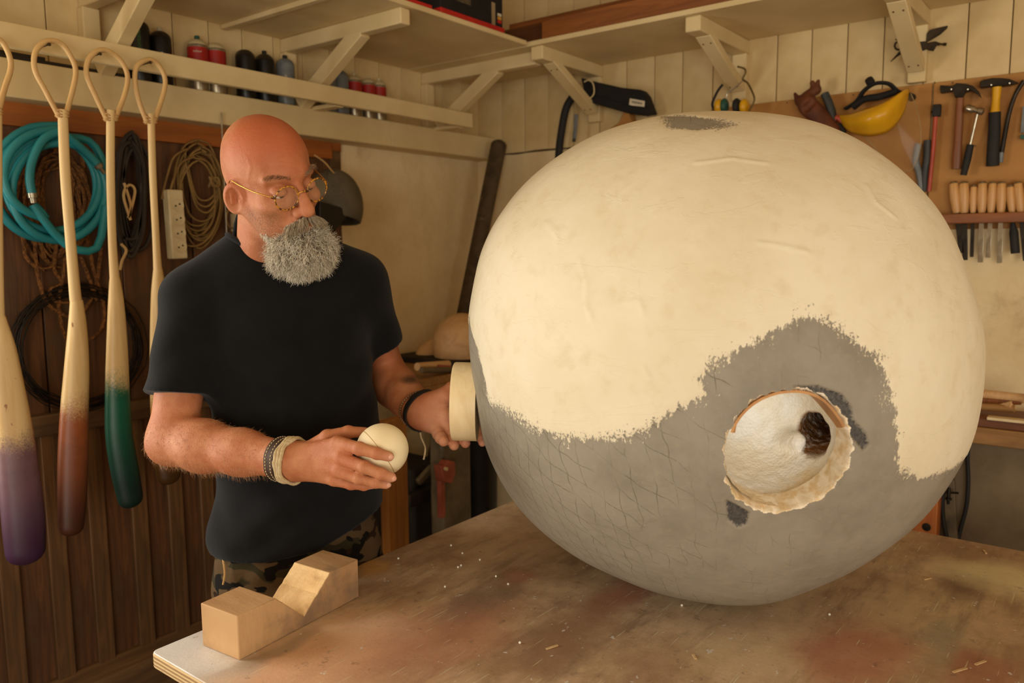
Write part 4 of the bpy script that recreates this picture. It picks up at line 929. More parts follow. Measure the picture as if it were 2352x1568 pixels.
# yellow face shield, glove, ear muffs, black cap
fs = thing('face_shield', 'yellow safety face shield hanging on the tool board', 'face shield', X(2010, 310))
s0, s1, s2 = X(1925, 263, .06), X(2088, 205, .06), X(2005, 312, .10)
V, F = [], []; n_ = 24; m_n = 10
top_pts = spl([X(*p, .04+.10*math.sin(PI*i/6)) for i, p in enumerate(((1924, 265), (1950, 262), (1985, 250), (2020, 238), (2052, 222), (2075, 208), (2088, 203)))], 4)
bot_pts = spl([X(*p, .03+.09*math.sin(PI*i/6)) for i, p in enumerate(((1926, 272), (1942, 296), (1970, 310), (2005, 313), (2045, 300), (2075, 262), (2090, 212)))], 4)
for i in range(len(top_pts)):
    for j in range(m_n+1):
        f = j/m_n; q = top_pts[i]*(1-f)+bot_pts[i]*f; q = q+np.array([-.045*math.sin(PI*f)*math.sin(PI*i/(len(top_pts)-1)), 0, 0]); V.append(q)
for i in range(len(top_pts)-1):
    for j in range(m_n): a = i*(m_n+1)+j; F.append((a, a+1, a+m_n+2, a+m_n+1))
sg = mesh_obj('yellow_brow_guard', V, F, m_yel, fs, smooth=180); so_ = sg.modifiers.new('thick', 'SOLIDIFY'); so_.thickness = .003
obj('pivot_knob', MB().lathe(X(2095, 224, .01), (-1, 0, 0), [(0, .012), (.03, .011), (.032, 0)], 16), m_rub, fs)
def glass_mat(name, col, alpha):
    t = NT(name); t.b.inputs['Alpha'].default_value = alpha; return t.out(lin(col), .12, spec=.6)
m_visor = glass_mat('clear_visor', (190, 150, 96), .13)
vis = MB(); vp = spl([X(*p, .05) for p in ((1985, 314), (2010, 340), (2050, 380), (2090, 392), (2112, 350), (2115, 300), (2106, 250), (2092, 215))], 5)
vc = [X(2040, 290, .09)]
vis.add(vp+vc, [(i, i+1, len(vp)) for i in range(len(vp)-1)]); obj('clear_visor', vis, m_visor, fs)
obj('visor_edge', MB().tube(vp, .0012, 6), mat('visor_edge_plastic', (176, 150, 106), None, rough=.3), fs)
hb = thing('headband', 'black ratchet headband behind the yellow face shield', 'headband', X(1990, 250))
obj('band', MB().tube(spl([X(*p, d_) for p, d_ in (((1942, 250), .03), ((1968, 232), .05), ((1985, 208), .07), ((2010, 192), .08), ((2040, 192), .07), ((2060, 208), .05), ((2075, 215), .03))], 6), .0105, 8, flat=.5), m_rub, hb, smooth=60)
obj('pad', MB().tube(spl([X(*p, d_) for p, d_ in (((1960, 246), .05), ((1985, 228), .06), ((2020, 222), .065), ((2058, 210), .05))], 6), [.012]*19, 8), m_blackm, hb, smooth=60)
obj('ratchet', MB().lathe(X(2000, 190, .07), (-.6, .2, .5), [(0, .014), (.016, .013), (.017, 0)], 14), m_rub, hb)
m_leath = mat('brown_work_leather', (110, 58, 28), (80, 40, 20), 12, rough=.7, bump=.4)
gl = thing('work_glove', 'crumpled brown leather glove tucked on the tool board', 'glove', X(1870, 290))
gc = X(1868, 242, .06).astype(np.float32)
gpts = {p: X(*p, .06) for p in ((1828, 218), (1866, 188), (1880, 186), (1855, 240), (1875, 235), (1900, 262), (1910, 300), (1850, 270), (1895, 245))}
def glove_sdf(P):
    d = sd_cone(P, gpts[(1855, 240)], gpts[(1910, 300)], .034, .03)
    d = smin(d, sd_cone(P, X(1838, 232, .06), X(1876, 205, .05), .016, .016), .012)
    d = smin(d, sd_cone(P, X(1834, 232, .06), X(1826, 215, .06), .010, .006), .008)
    for b in ((1866, 190), (1880, 186)): d = smin(d, sd_cone(P, X(1874, 210, .05), X(*b, .055), .011, .008), .006)
    d = smax(d, -sd_cone(P, X(1852, 248, .09), X(1880, 218, .09), .014, .012), .008)
    return d+(.002*snoise(P, 60)).astype(np.float32)
sdf_obj('glove_body', glove_sdf, gc-.16, gc+.16, .0045, m_leath, gl)
obj('dark_cuff', MB().tube(spl([X(*p, .05) for p in ((1894, 215), (1905, 240), (1912, 270), (1908, 310))], 5), [.014]*16, 10), m_capcol['grey'], gl, smooth=60)
rd = thing('red_goggles', 'red and black goggles peeking out beside the egg', 'goggles', X(1925, 300)); obj('red_frame', MB().tube(spl([X(*p, .05) for p in ((1912, 282), (1922, 270), (1934, 280), (1936, 300), (1920, 302))], 4), .009, 8), m_redp, rd, smooth=60)
obj('black_strap', MB().tube([X(1925, 285, .06), X(1940, 305, .06)], .009, 8), m_rub, rd)
em = thing('ear_muffs', 'yellow ear muffs hanging from the middle bracket brace', 'ear muffs', X(1690, 255))
XM = .10
obj('headband', MB().tube(spl([X(*p, XM) for p in ((1641, 252), (1636, 238), (1648, 210), (1660, 194))], 5), .0048, 8, flat=1), m_rub, em, smooth=60)
obj('wire_arm', MB().tube(spl([X(*p, XM+.02) for p in ((1694, 153), (1710, 158), (1712, 168), (1706, 182), (1718, 192), (1732, 222), (1730, 238), (1720, 255))], 5), .0034, 8), mat('brass_wire', (110, 90, 50), (84, 66, 36), 20, rough=.4, metal=.6), em, smooth=60)
obj('wire_arm', MB().tube(spl([X(*p, XM+.02) for p in ((1706, 184), (1690, 200), (1672, 212), (1668, 225))], 5), .0026, 8), m_steel, em, smooth=60)
for px_, m_, dx_ in ((1652, m_yel, -1), (1710, m_yel, 1)): obj('ear_cup', MB().ball(X(px_, 245, XM), (.028, .017, .028), 18, 12), m_, em, smooth=180)
for px_, m_ in ((1664, m_capcol['green']), (1692, m_rub)): obj('cushion', MB().ball(X(px_, 243, XM), (.024, .015, .027), 16, 12), m_, em, smooth=180)
# dark airbrush tool hanging behind the right bracket
ag = thing('wall_gun', 'dark rusty iron tool hanging behind the right bracket', 'tool', onx(WR-.05, 2110, 110))
m_rust = mat('rusty_dark_iron', (70, 56, 36), (48, 40, 28), 20, rough=.6, metal=.4)
G = lambda p: onx(WR-.04, *p)
for pp in ([(2130, 78), (2138, 70), (2152, 66), (2178, 60), (2176, 66), (2160, 80), (2140, 92), (2128, 98)], [(2046, 143), (2062, 125), (2068, 118), (2078, 100), (2082, 105), (2076, 122), (2062, 130)], [(2056, 91), (2072, 90), (2100, 98), (2130, 96), (2134, 112), (2120, 118), (2100, 112), (2080, 106), (2066, 98)], [(2130, 100), (2150, 96), (2158, 99), (2150, 108), (2145, 118), (2132, 116)]):
    obj('iron_blade', MB().prism([G(p) for p in pp], (-.012, 0, 0)), m_rust, ag, bevel=.002)
obj('eye_ring', MB().tube([G((2064+8*math.cos(a), 106+9*math.sin(a)))+np.array([-.006, 0, 0]) for a in np.linspace(0, 2*PI, 15)[:-1]], .0035, 6, closed=True), m_rust, ag)
obj('brass_stem', MB().lathe(G((2152, 101)), G((2175, 102))-G((2152, 101)), [(0, .005), (.008, .005), (.009, .003), (.018, .003), (.019, .005), (.028, .005)], 10), m_nail, ag)
# black grinder guard bag with the name plate, hose, utility knife
bg = thing('dust_bag', 'flat black tool bag with a small name plate hanging beside the left bracket', 'tool bag', onx(WR-.07, 1430, 265))
B = lambda p, d=.05: onx(WR-d, *p)
body = [(1348, 182), (1370, 189), (1440, 205), (1486, 210), (1497, 224), (1512, 264), (1490, 268), (1450, 262), (1400, 248), (1368, 238), (1358, 228)]
obj('bag_body', MB().prism([B(p) for p in body], (-.05, 0, 0)), m_blackm, bg, bevel=.006)
obj('bag_seam', MB().tube([B(p, .105) for p in ((1362, 215), (1400, 228), (1450, 243), (1495, 248))], .0015, 6), m_rub, bg)
pa, pb_, pc, pd = [B(p, .1012) for p in ((1447, 226), (1481, 232), (1480, 247), (1445, 241))]
npl = obj('name_plate', MB().prism([pa, pb_, pc, pd], (-.0008, 0, 0)), m_print, bg)
cen = (pa+pb_+pc+pd)/4+np.array([-.0015, 0, 0]); rt_ = unit((pb_-pa)+(pc-pd)); up_ = unit((pa-pd)+(pb_-pc))
text_obj('lettering', 'metabo', m_blackm, npl, cen, -rt_, -up_, .0165)
hg = obj('wire_hook', MB().tube(spl([B(p, .115) for p in ((1342, 188), (1352, 184), (1362, 192), (1364, 215), (1350, 230), (1330, 242))], 5), .003, 8), m_white2, bg, smooth=60)
ho = tag(obj('black_hose', MB().tube(spl([B(p, .09) for p in ((1330, 205), (1316, 222), (1300, 250), (1290, 300), (1284, 350), (1282, 420), (1286, 520))], 6), .0165, 12), m_rub, smooth=60), 'thick black vacuum hose hanging behind the egg', 'hose')
uk = thing('utility_knife', 'slim grey utility knife hanging from the left bracket', 'knife', B((1320, 325), .10))
obj('knife_body', MB().beam(B((1324, 262), .10), B((1319, 318), .10), .017, .008, (0, 1, 0)), m_cgrey, uk, bevel=.002)
obj('knife_tail', MB().beam(B((1319, 318), .10), B((1318, 326), .10), .015, .007, (0, 1, 0)), m_capcol['grey'], uk, bevel=.002)
bk = thing('brown_wedge', 'small brown wooden wedge behind the top of the egg', 'wedge', B((1440, 285), .05))
obj('wedge_body', MB().prism([B(p, .03) for p in ((1412, 300), (1435, 285), (1448, 256), (1458, 262), (1466, 290), (1460, 310))], (-.05, 0, 0)), m_peg, bk, bevel=.003)
# pole leaning in the corner
pz0 = onx(2.90, 1146, 332); pz1 = onx(2.70, 1062, 745)
lp = pz1+(pz1-pz0)*((pz1[2]-.01)/(pz0[2]-pz1[2]))
m_pole = mat('mottled_dark_pole', (92, 74, 48), (64, 50, 32), 16, rough=.7, bump=.4, c3=(126, 108, 80), dscale=14, dth=(.62, .72))
tag(obj('leaning_pole', MB().tube([lp, pz1, pz0, pz0+unit(pz0-pz1)*.012, pz0+unit(pz0-pz1)*.02], [.036, .036, .036, .028, .012], 16), m_pole, smooth=60), 'dark mottled round pole leaning in the corner', 'pole')

# ================================================================== bench along the tool wall
ZK = 1.015; XK = 2.66
m_bench = wood('bench_plank_wood', (172, 126, 70), (140, 98, 50), 1, 8, .6, .4, c3=(150, 122, 84))
wb = thing('wall_bench', 'long wooden bench along the tool wall', 'bench', (2.8, 1.2, 0))
for i in range(3): obj('plank', MB().box((XK+.105*i, -.9, ZK-.05), (XK+.102+.105*i, 1.30, ZK-.001*i)), m_bench, wb, bevel=.003)
m_grey = mat('grey_rendered_wall', (126, 108, 82), (104, 86, 62), 4, rough=.85, bump=.5, bscale=8, c3=(96, 70, 46), dscale=5, dth=(.5, .75), bdist=.01)
obj('bench_front', MB().box((XK+.05, -.9, 0), (XK+.09, 1.15, ZK-.05)), m_grey, wb, bevel=.003)
m_steelpost = mat('grey_spattered_steel', (118, 100, 72), (88, 74, 52), 10, rough=.5, bump=.3, c3=(60, 48, 32), dscale=12, dth=(.6, .7))
# corner bench against the can wall
YC = 1.98; ZC = float(ony(YC, 1000, 866)[2]); XC0 = float(ony(YC, 955, 880)[0])
cbn = thing('corner_bench', 'wooden bench in the corner carrying the wooden forms', 'bench', (2.3, 2.2, 0))
for i in range(4): obj('plank', MB().box((XC0, YC+.122*i, ZC-.058+.002*(i % 2)), (2.62, YC+(.12 if i < 3 else .085)+.122*i, ZC-.002*(i % 2))), m_bench, cbn, bevel=.003)
obj('front_lath', MB().box((XC0+.01, YC-.012, ZC-.05), (2.60, YC, ZC-.028)), m_bench, cbn, bevel=.002)
tmb = wood('timber_prop_wood', (176, 116, 46), (150, 92, 32), 2, 8, .6, .3)
a, b = ony(YC-.06, 884, 1100), ony(YC-.06, 930, 1100)
obj('timber_leg', MB().box((a[0], YC-.075, 0), (b[0], YC-.035, float(ony(YC-.06, 900, 962)[2]))), tmb, cbn, bevel=.003)
a, b = ony(YC+.03, 1008, 1080), ony(YC+.03, 1074, 1080)
obj('steel_post', MB().box((a[0], YC+.01, 0), (b[0], YC+.08, ZC-.058)), m_steelpost, cbn, bevel=.012)
CP = lambda p, dy=0: ony(YC-.03+dy, *p)
rc_ = thing('red_clamp', 'red bar clamp fixed to the grey steel post', 'clamp', CP((1018, 1190)))
m_redc = mat('faded_red_clamp', (176, 92, 66), (150, 74, 52), 14, rough=.5, bump=.2)
obj('clamp_bar', MB().beam(CP((1012, 1075)), CP((1014, 1188)), .026, .02, (1, 0, 0)), m_redc, rc_, bevel=.003)
obj('clamp_jaw', MB().prism([CP(p, .01) for p in ((995, 1066), (1000, 1102), (1020, 1106), (1028, 1085), (1027, 1056), (1012, 1054), (1004, 1066))], (0, -.04, 0)), m_redc, rc_, bevel=.003)
obj('clamp_screw', MB().lathe(CP((1022, 1076), -.03), (0, -1, 0), [(0, .007), (.01, .007), (.011, 0)], 12), m_white2, rc_)
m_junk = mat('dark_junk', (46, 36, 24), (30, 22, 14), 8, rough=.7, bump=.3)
mj = thing('bench_grinder', 'dark machine with a lever in the shade under the corner bench', 'machine', (*ony(2.2, 965, 1150)[:2], 0))
q = ony(2.25, 965, 1150)
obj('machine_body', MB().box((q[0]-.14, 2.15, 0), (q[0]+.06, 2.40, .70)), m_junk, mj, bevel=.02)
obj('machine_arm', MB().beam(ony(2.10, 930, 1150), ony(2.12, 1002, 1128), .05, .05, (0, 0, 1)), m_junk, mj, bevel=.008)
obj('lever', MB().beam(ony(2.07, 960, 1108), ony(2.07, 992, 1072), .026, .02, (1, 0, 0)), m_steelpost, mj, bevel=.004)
q = ony(2.22, 1098, 1150)
bkt = tag(obj('black_bin', MB().lathe((q[0], q[1], 0), (0, 0, 1), [(0, .07), (.01, .08), (.74, .09), (.76, .097), (.78, .097), (.78, .082), (.76, .08)], 24), m_blackp), 'black plastic bin in the shade behind the egg', 'bin')
# head forms and tools lying on the corner bench
m_limba = wood('sanded_limba', (226, 182, 128), (206, 158, 104), 0, 6, .5, .12)
YH = 2.14; c_ = ony(YH, 1062, 790); rr_ = 68*float(np.dot(c_-CAM, _f))/FL; zt_ = float(ony(YH-rr_*.6, 1055, 828)[2])
def form_sdf(P):
    d = sd_ell(P, c_, (rr_, rr_, rr_*1.05)); d = smin(d, sd_cone(P, c_-[0, 0, .03], c_-[-.01, 0, .10], rr_*.9, rr_*.82), .02); return np.maximum(d, zt_-P[:, 2])
sdf_obj('head_form', form_sdf, c_-.17, c_+.17, .0045, m_limba, None, label='smooth round wooden dome form on the corner bench', cat='wooden form')
c2_ = ony(2.30, 1000, 824)
def form2(P):
    d = sd_ell(P, c2_, (.10, .07, .085)); d = smin(d, sd_ell(P, c2_+[-.05, 0, -.02], (.08, .06, .04)), .03); return np.maximum(d, zt_-P[:, 2])
sdf_obj('cone_form', form2, c2_-.17, c2_+.17, .0045, m_limba, None, label='low sloping wooden form beside the round dome form', cat='wooden form')
hgt_ = max(zt_-ZC, .02); 
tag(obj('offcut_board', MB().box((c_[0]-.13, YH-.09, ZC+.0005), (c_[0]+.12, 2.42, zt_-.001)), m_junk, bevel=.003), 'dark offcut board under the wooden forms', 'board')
for i, (a_, b_, yy, r_, m_, lb) in enumerate((((958, 842), (1030, 836), YC+.05, .015, m_limba, 'pale stick under the wooden forms'), ((968, 850), (1040, 856), YC+.02, .011, m_steelpost, 'grey metal tube lying on the corner bench'), ((1000, 842), (1032, 845), YC+.045, .014, m_redc, 'reddish handle lying on the corner bench'))):
    A_, B_ = ony(yy, *a_), ony(yy, *b_); A_[2] = max(A_[2], ZC+r_); B_[2] = max(B_[2], ZC+r_)
    tag(obj('bench_tool', MB().tube([A_, B_], r_, 10), m_), lb, 'tool', 'tools on the corner bench')
# sticks on the bench at the right, hoses and clamps under it
for i, (a_, b_, r_, m_, lb) in enumerate((((2235, 932), (2330, 938), .012, m_bench, 'round stick on the bench at the right'), ((2260, 905), (2352, 915), .014, m_limba, 'pale branch on top of the bench pile'), ((2240, 918), (2345, 922), .010, m_ash, 'brown stick in the bench pile'), ((2300, 926), (2328, 930), .015, m_limba, 'short pale dowel on the bench pile'))):
    tag(obj('stick', MB().tube([onx(XK+.10, *a_), onx(XK+.08, *b_)], r_, 10), m_), lb, 'stick', 'sticks on the right bench')
tag(obj('flat_board', MB().box((XK+.01, -.3, ZK+.0005), (XK+.2, float(onx(XK, 2225, 950)[1]), ZK+.026)), wood('red_brown_board', (130, 76, 40), (104, 58, 28), 1), bevel=.002), 'red brown board lying on the right bench', 'board')
tag(obj('thin_lath', MB().box((XK-.004, -.3, ZK+.0265), (XK+.03, float(onx(XK, 2268, 950)[1]), ZK+.034)), m_pale), 'thin pale lath on the front of the right bench', 'lath')
BH = lambda p, d=.03: onx(XK+.05-d, *p)
tag(obj('black_cable', MB().tube(spl([BH(p) for p in ((2226, 1000), (2222, 1050), (2224, 1100), (2220, 1160), (2206, 1215), (2196, 1260))], 6), .0062, 10), m_rub, smooth=60), 'black cable hanging down the front of the right bench', 'cable')
op = thing('orange_post', 'orange timber post with a dark bolt beside the egg', 'post', BH((2130, 1215), .2))
a, b = BH((2095, 1200), .1), BH((2160, 1200), .1)
ob = obj('post_timber', MB().box((a[0]-.06, b[1], 0), (a[0], a[1]+.04, .98)), wood('orange_post_wood', (196, 112, 44), (172, 92, 32), 2, 8, .55, .3), op, bevel=.003)
obj('bolt_head', MB().lathe(BH((2128, 1210), .161), (-1, 0, 0), [(0, .012), (.002, .012), (.003, 0)], 16), m_iron, op)
gr_ = thing('wooden_g_clamp', 'small clamp and grey batten hanging beside the orange post', 'clamp', BH((2180, 1230), .06))
obj('batten', MB().beam(BH((2180, 1100), .05), BH((2188, 1260), .05), .03, .02, (0, 1, 0)), m_steelpost, gr_, bevel=.002)
obj('clamp_bar', MB().tube([BH((2163, 1130), .09), BH((2202, 1132), .09)], .0035, 8), m_iron, gr_)
obj('clamp_spindle', MB().lathe(BH((2180, 1120), .09), (0, 0, -1), [(0, .005), (.03, .005), (.031, .009), (.036, .009), (.037, .004), (.05, .004)], 10), m_iron, gr_)
obj('clamp_hose', MB().tube(spl([BH(p, .1) for p in ((2168, 1120), (2164, 1160), (2168, 1200), (2176, 1240))], 5), .006, 8), m_rub, gr_, smooth=60)
# ================================================================== the man
f32 = lambda v: np.asarray(v, np.float32)
hF, hL = unit(_r*.73-_u*.34-_f*.59), unit(_r*.68+_u*.36+_f*.64)
hL = unit(hL-hF*np.dot(hL, hF)); hT = np.cross(hF, hL); HO = dep(624, 418, 1.585)
HM = np.array([hF, hL, hT])                        # rows: face forward, his left, up
def H(x, y, z): return HO+hF*x+hL*y+hT*z
# joints
NBk = dep(612, 578, 1.70); RS = dep(442, 690, 1.66); RE = dep(396, 1012, 1.615); RW = dep(672, 1058, 1.475)
LS = dep(826, 655, 1.79); LE = dep(890, 868, 1.93); LW = dep(966, 950, 1.735)
SA = unit((LS-RS)*[1, 1, 0]); FA = np.cross(SA, [0, 0, 1.]); FA = FA if np.dot(FA, _f) < 0 else -FA; TA = np.array([SA, FA, [0, 0, 1.]])
T_ = lambda x, y, D: dep(x, y, D)
def head_sdf(P):
    q = f32((P-f32(HO)) @ f32(HM).T); ay = np.abs(q[:, 1]); s = np.stack([q[:, 0], ay, q[:, 2]], 1)
    d = sd_ell(q, (-.012, 0, .046), (.099, .077, .083))
    d = smin(d, sd_ell(q, (-.045, 0, .005), (.062, .062, .062)), .03)
    d = smin(d, sd_ell(q, (.030, 0, -.035), (.060, .060, .088)), .03)
    d = smin(d, sd_cone(s, (0, .056, -.04), (.066, .022, -.104), .018, .018), .03)
    d = smin(d, sd_ell(q, (.072, 0, -.100), (.026, .03, .022)), .02)
    d = smin(d, sd_ell(s, (.056, .044, -.022), (.028, .022, .018)), .02)
    d = smin(d, sd_cone(s, (.084, .010, .033), (.066, .050, .028), .0080, .005), .014)
    d = smin(d, sd_ell(q, (.079, 0, .040), (.018, .03, .018)), .02)
    d = smax(d, -sd_ell(s, (.101, .034, .006), (.022, .019, .017)), .012)            # eye sockets
    d = smin(d, sd_cone(q, (.088, 0, .026), (.114, 0, -.022), .0085, .0125), .010)     # nose
    d = smin(d, sd_ell(q, (.1165, 0, -.030), (.0140, .0135, .0130)), .007)
    d = smin(d, sd_ell(s, (.101, .0140, -.034), (.0135, .0092, .0105)), .006)
    d = smax(d, -sd_ell(s, (.108, .0065, -.0445), (.006, .0036, .006)), .003)
    d = smin(d, sd_ell(q, (.088, 0, -.064), (.020, .028, .020)), .014)                 # muzzle and lips
    d = smin(d, sd_cone(q, (.104, -.017, -.071), (.104, .017, -.071), .0055, .0055), .006)
    d = smax(d, -sd_cone(q, (.113, -.024, -.0655), (.113, .024, -.0655), .002, .002), .003)
    ey = sd_ell(s, (.0775, .0325, .006), (.0142, .0155, .0128))                         # lowered upper lids
    lid = smax(ey, -(s[:, 2]-.0005+.35*(s[:, 0]-.085)), .003)
    d = smin(d, lid, .004)
    d = smin(d, smax(sd_ell(s, (.074, .033, .0), (.0145, .0155, .0135)), s[:, 2]+.006, .004), .006)
    # folds beside the nose, crease over the lid, brow lines
    d = d+.0016*np.exp(-(sd_cone(s, (.098, .019, -.030), (.088, .036, -.062), 0, 0)/.004)**2)
    d = d+.0010*np.exp(-(sd_cone(s, (.090, .020, .014), (.080, .046, .012), 0, 0)/.003)**2)
    d = d+.0012*np.exp(-(sd_cone(q, (.0975, .004, .024), (.0965, .006, .044), 0, 0)/.003)**2)
    wr = np.exp(-((q[:, 2]-.072)/.02)**2)*np.exp(-(ay/.048)**2)*(q[:, 0] > .03)
    d = d+.0007*wr*np.sin(q[:, 2]*760+3*np.sin(q[:, 1]*45)+2*np.sin(q[:, 1]*110+1))*(.55+.45*np.sin(q[:, 1]*70+q[:, 2]*160))
    for k in range(3): d = d+.0007*np.exp(-(sd_cone(s, (.066, .052, .008-.004*k), (.052, .060, .014-.012*k), 0, 0)/.0018)**2)
    vein = sd_cone(s, (.035, .070, .03), (.045, .066, .055), 0, 0); vein = np.minimum(vein, sd_cone(s, (.045, .066, .055), (.036, .068, .075), 0, 0))
    d = d-.0012*np.exp(-(vein/.0035)**2)
    # ears
    ca, sa_ = math.cos(.55), math.sin(.55); A = np.array([[ca, -sa_, 0], [sa_, ca, 0], [0, 0, 1]]); tl = math.radians(-10)
    A = A @ np.array([[math.cos(tl), 0, math.sin(tl)], [0, 1, 0], [-math.sin(tl), 0, math.cos(tl)]])
    ec_ = np.array([-.010, .079, -.017]); e = sd_ell(s, ec_, (.0235, .0085, .034), A)
    out = A[1]
    e = smax(e, -sd_ell(s, ec_+out*.0065+A[0]*.002, (.0165, .0095, .0255), A), .0025)
    e = smin(e, sd_cone(s, ec_-A[0]*.006+A[2]*.016, ec_-A[0]*.005-A[2]*.010, .0032, .0035), .005)
    e = smin(e, sd_ell(s, ec_+A[0]*.013-A[2]*.002+out*.001, (.005, .004, .007)), .004)
    d = smin(d, e, .005)
    return d
HAND_R = dict(
 meta=[((690, 1042, 1.472), (775, 1018, 1.425), .0155, .0125), ((690, 1056, 1.468), (785, 1044, 1.412), .016, .013), ((690, 1070, 1.47), (782, 1075, 1.415), .016, .0125), ((692, 1082, 1.475), (768, 1100, 1.43), .015, .0115), ((700, 1060, 1.485), (770, 1060, 1.45), .018, .016)],
 fingers=[[(775, 1017, 1.422, .0128), (826, 1030, 1.392, .0112), (866, 1041, 1.384, .0100), (893, 1048, 1.388, .0090)],
          [(784, 1052, 1.410, .0122), (838, 1073, 1.386, .0108), (876, 1088, 1.384, .0098), (899, 1096, 1.391, .0088)],
          [(778, 1082, 1.414, .0115), (824, 1098, 1.398, .0100), (862, 1108, 1.396, .0092), (887, 1112, 1.404, .0082)],
          [(766, 1102, 1.43, .0105), (806, 1112, 1.424, .0090), (836, 1115, 1.424, .0082), (856, 1113, 1.432, .0074)],
          [(712, 1030, 1.475, .0150), (752, 1003, 1.462, .0128), (800, 992, 1.468, .0112), (838, 992, 1.484, .0092)]])
HAND_L = dict(
 meta=[((970, 964, 1.725), (1003, 984, 1.69), .018, .0155), ((972, 955, 1.73), (1026, 978, 1.70), .018, .016), ((974, 944, 1.735), (1050, 964, 1.71), .019, .016), ((977, 932, 1.74), (1070, 946, 1.72), .019, .015), ((976, 928, 1.725), (1024, 908, 1.700), .023, .019), ((985, 965, 1.715), (1020, 955, 1.70), .021, .02)],
 fingers=[[(1001, 980, 1.69, .0142), (1008, 996, 1.675, .0130), (1013, 1005, 1.660, .0120), (1019, 1013, 1.646, .0110)],
          [(1026, 976, 1.695, .0142), (1036, 1000, 1.68, .0128), (1040, 1013, 1.666, .0118), (1043, 1022, 1.652, .0108)],
          [(1050, 966, 1.71, .0140), (1061, 992, 1.692, .0126), (1066, 1008, 1.678, .0116), (1069, 1017, 1.664, .0106)],
          [(1072, 948, 1.72, .0120), (1098, 985, 1.71, .0106), (1105, 1005, 1.70, .0098), (1108, 1016, 1.69, .0088)],
          [(1010, 912, 1.71, .0150), (1036, 890, 1.70, .0120), (1060, 876, 1.70, .0105), (1078, 868, 1.705, .0090)]])
def hand_prims(hd):
    o = []
    for a, b, ra, rb in hd['meta']: o.append(('m', dep(*a), dep(*b), ra, rb))
    for fg in hd['fingers']:
        for a, b in zip(fg[:-1], fg[1:]): o.append(('f', dep(*a[:3]), dep(*b[:3]), a[3], b[3]))
    return o
HR_, HLp = hand_prims(HAND_R), hand_prims(HAND_L)
def hand_sdf(P, prims, wrist, rw, fg):
    d = None
    for k, a, b, ra, rb in prims:
        if k == 'm':
            q = sd_cone(P, a, b, ra, rb); d = q if d is None else smin(d, q, .014)
    d = smin(d, sd_cone(P, wrist[0], wrist[1], rw[0], rw[1]), .02)
    for f_ in fg:
        e = None
        for a, b in zip(f_[:-1], f_[1:]):
            q = sd_cone(P, dep(*a[:3]), dep(*b[:3]), a[3], b[3]); e = q if e is None else smin(e, q, .003)
        for a in f_[1:3]: e = smin(e, sd_ell(P, dep(*a[:3]), (a[3]*1.06,)*3), .004)
        d = smin(d, e, .0055)
    return d
# the finger creases of the open hand and tendons of the other come from thin grooves
def arm_sdf(P, S, E, W, r, bulge):
    d = sd_cone(P, S, E, r[0], r[1]); m1 = E+(W-E)*.28; m2 = E+(W-E)*.6
    d = smin(d, sd_cone(P, E, m1, r[1], r[2]), .03); d = smin(d, sd_cone(P, m1, m2, r[2], r[3]), .03); d = smin(d, sd_cone(P, m2, W, r[3], r[4]), .03)
    return smin(d, sd_ell(P, E+unit(E-(S+W)/2)*.012, (.030,)*3), .02)
WRD = unit(RW-RE); WLD = unit(LW-LE)
def torso_sdf(P, g=0.0):
    d = sd_ell(P, T_(655, 760, 1.735), (.178+g, .118+g, .20+g), TA)
    d = smin(d, sd_ell(P, T_(690, 1010, 1.755), (.172+g, .120+g, .22+g), TA), .08)
    d = smin(d, sd_ell(P, T_(690, 1215, 1.81), (.176+g, .122+g, .17+g), TA), .08)
    d = smin(d, sd_cone(P, RS+(LS-RS)*.10, LS-(LS-RS)*.10, .050+g, .054+g), .06)
    d = smin(d, sd_cone(P, NBk+np.array([0, 0, .0])-SA*.03, RS+[0, 0, .014], .050+g, .040+g), .05)
    return smin(d, sd_cone(P, NBk+np.array([0, 0, .0])+SA*.03, LS+[0, 0, .014], .050+g, .048+g), .05)
BX_ = lambda pts, m: (np.min(pts, 0)-m, np.max(pts, 0)+m)
grp = [(*BX_([H(.03, 0, .13), H(.03, 0, -.13), H(.13, 0, 0), H(-.11, .08, 0), H(0, -.1, 0), H(0, .1, 0)], .03), head_sdf),
       (*BX_([RS, RE, RW], .08), lambda P: arm_sdf(P, RS, RE, RW, (.052, .045, .048, .040, .033), 0)),
       (*BX_([LS, LE, LW], .08), lambda P: arm_sdf(P, LS, LE, LW, (.050, .044, .046, .038, .031), 0)),
       (*BX_([a for _, a, b, _, _ in HR_]+[RW], .04), lambda P: hand_sdf(P, HR_, (RW-WRD*.02, dep(706, 1058, 1.465)), (.0325, .027), HAND_R['fingers'])),
       (*BX_([a for _, a, b, _, _ in HLp]+[LW], .04), lambda P: hand_sdf(P, HLp, (LW-WLD*.02, dep(984, 942, 1.715)), (.030, .027), HAND_L['fingers'])),
       (*BX_([NBk, H(-.02, 0, -.05)], .11), lambda P: sd_cone(P, NBk-np.array([0, 0, .06]), H(-.028, 0, -.045), .066, .056))]
tbx = BX_([RS, LS, T_(690, 1215, 1.81)], .26)
def body_sdf(P):
    d = np.full(len(P), .08, np.float32); g0 = ((P > f32(tbx[0])) & (P < f32(tbx[1]))).all(1)
    if g0.any(): d[g0] = np.minimum(d[g0], smax(torso_sdf(P[g0], -.022), float(T_(690, 1275, 1.69)[2])+.15-P[g0][:, 2], .02))
    for lo, hi, fn in grp:
        m = ((P > f32(lo)) & (P < f32(hi))).all(1)
        if m.any(): d[m] = smin(d[m], fn(P[m]), .018)
    return d
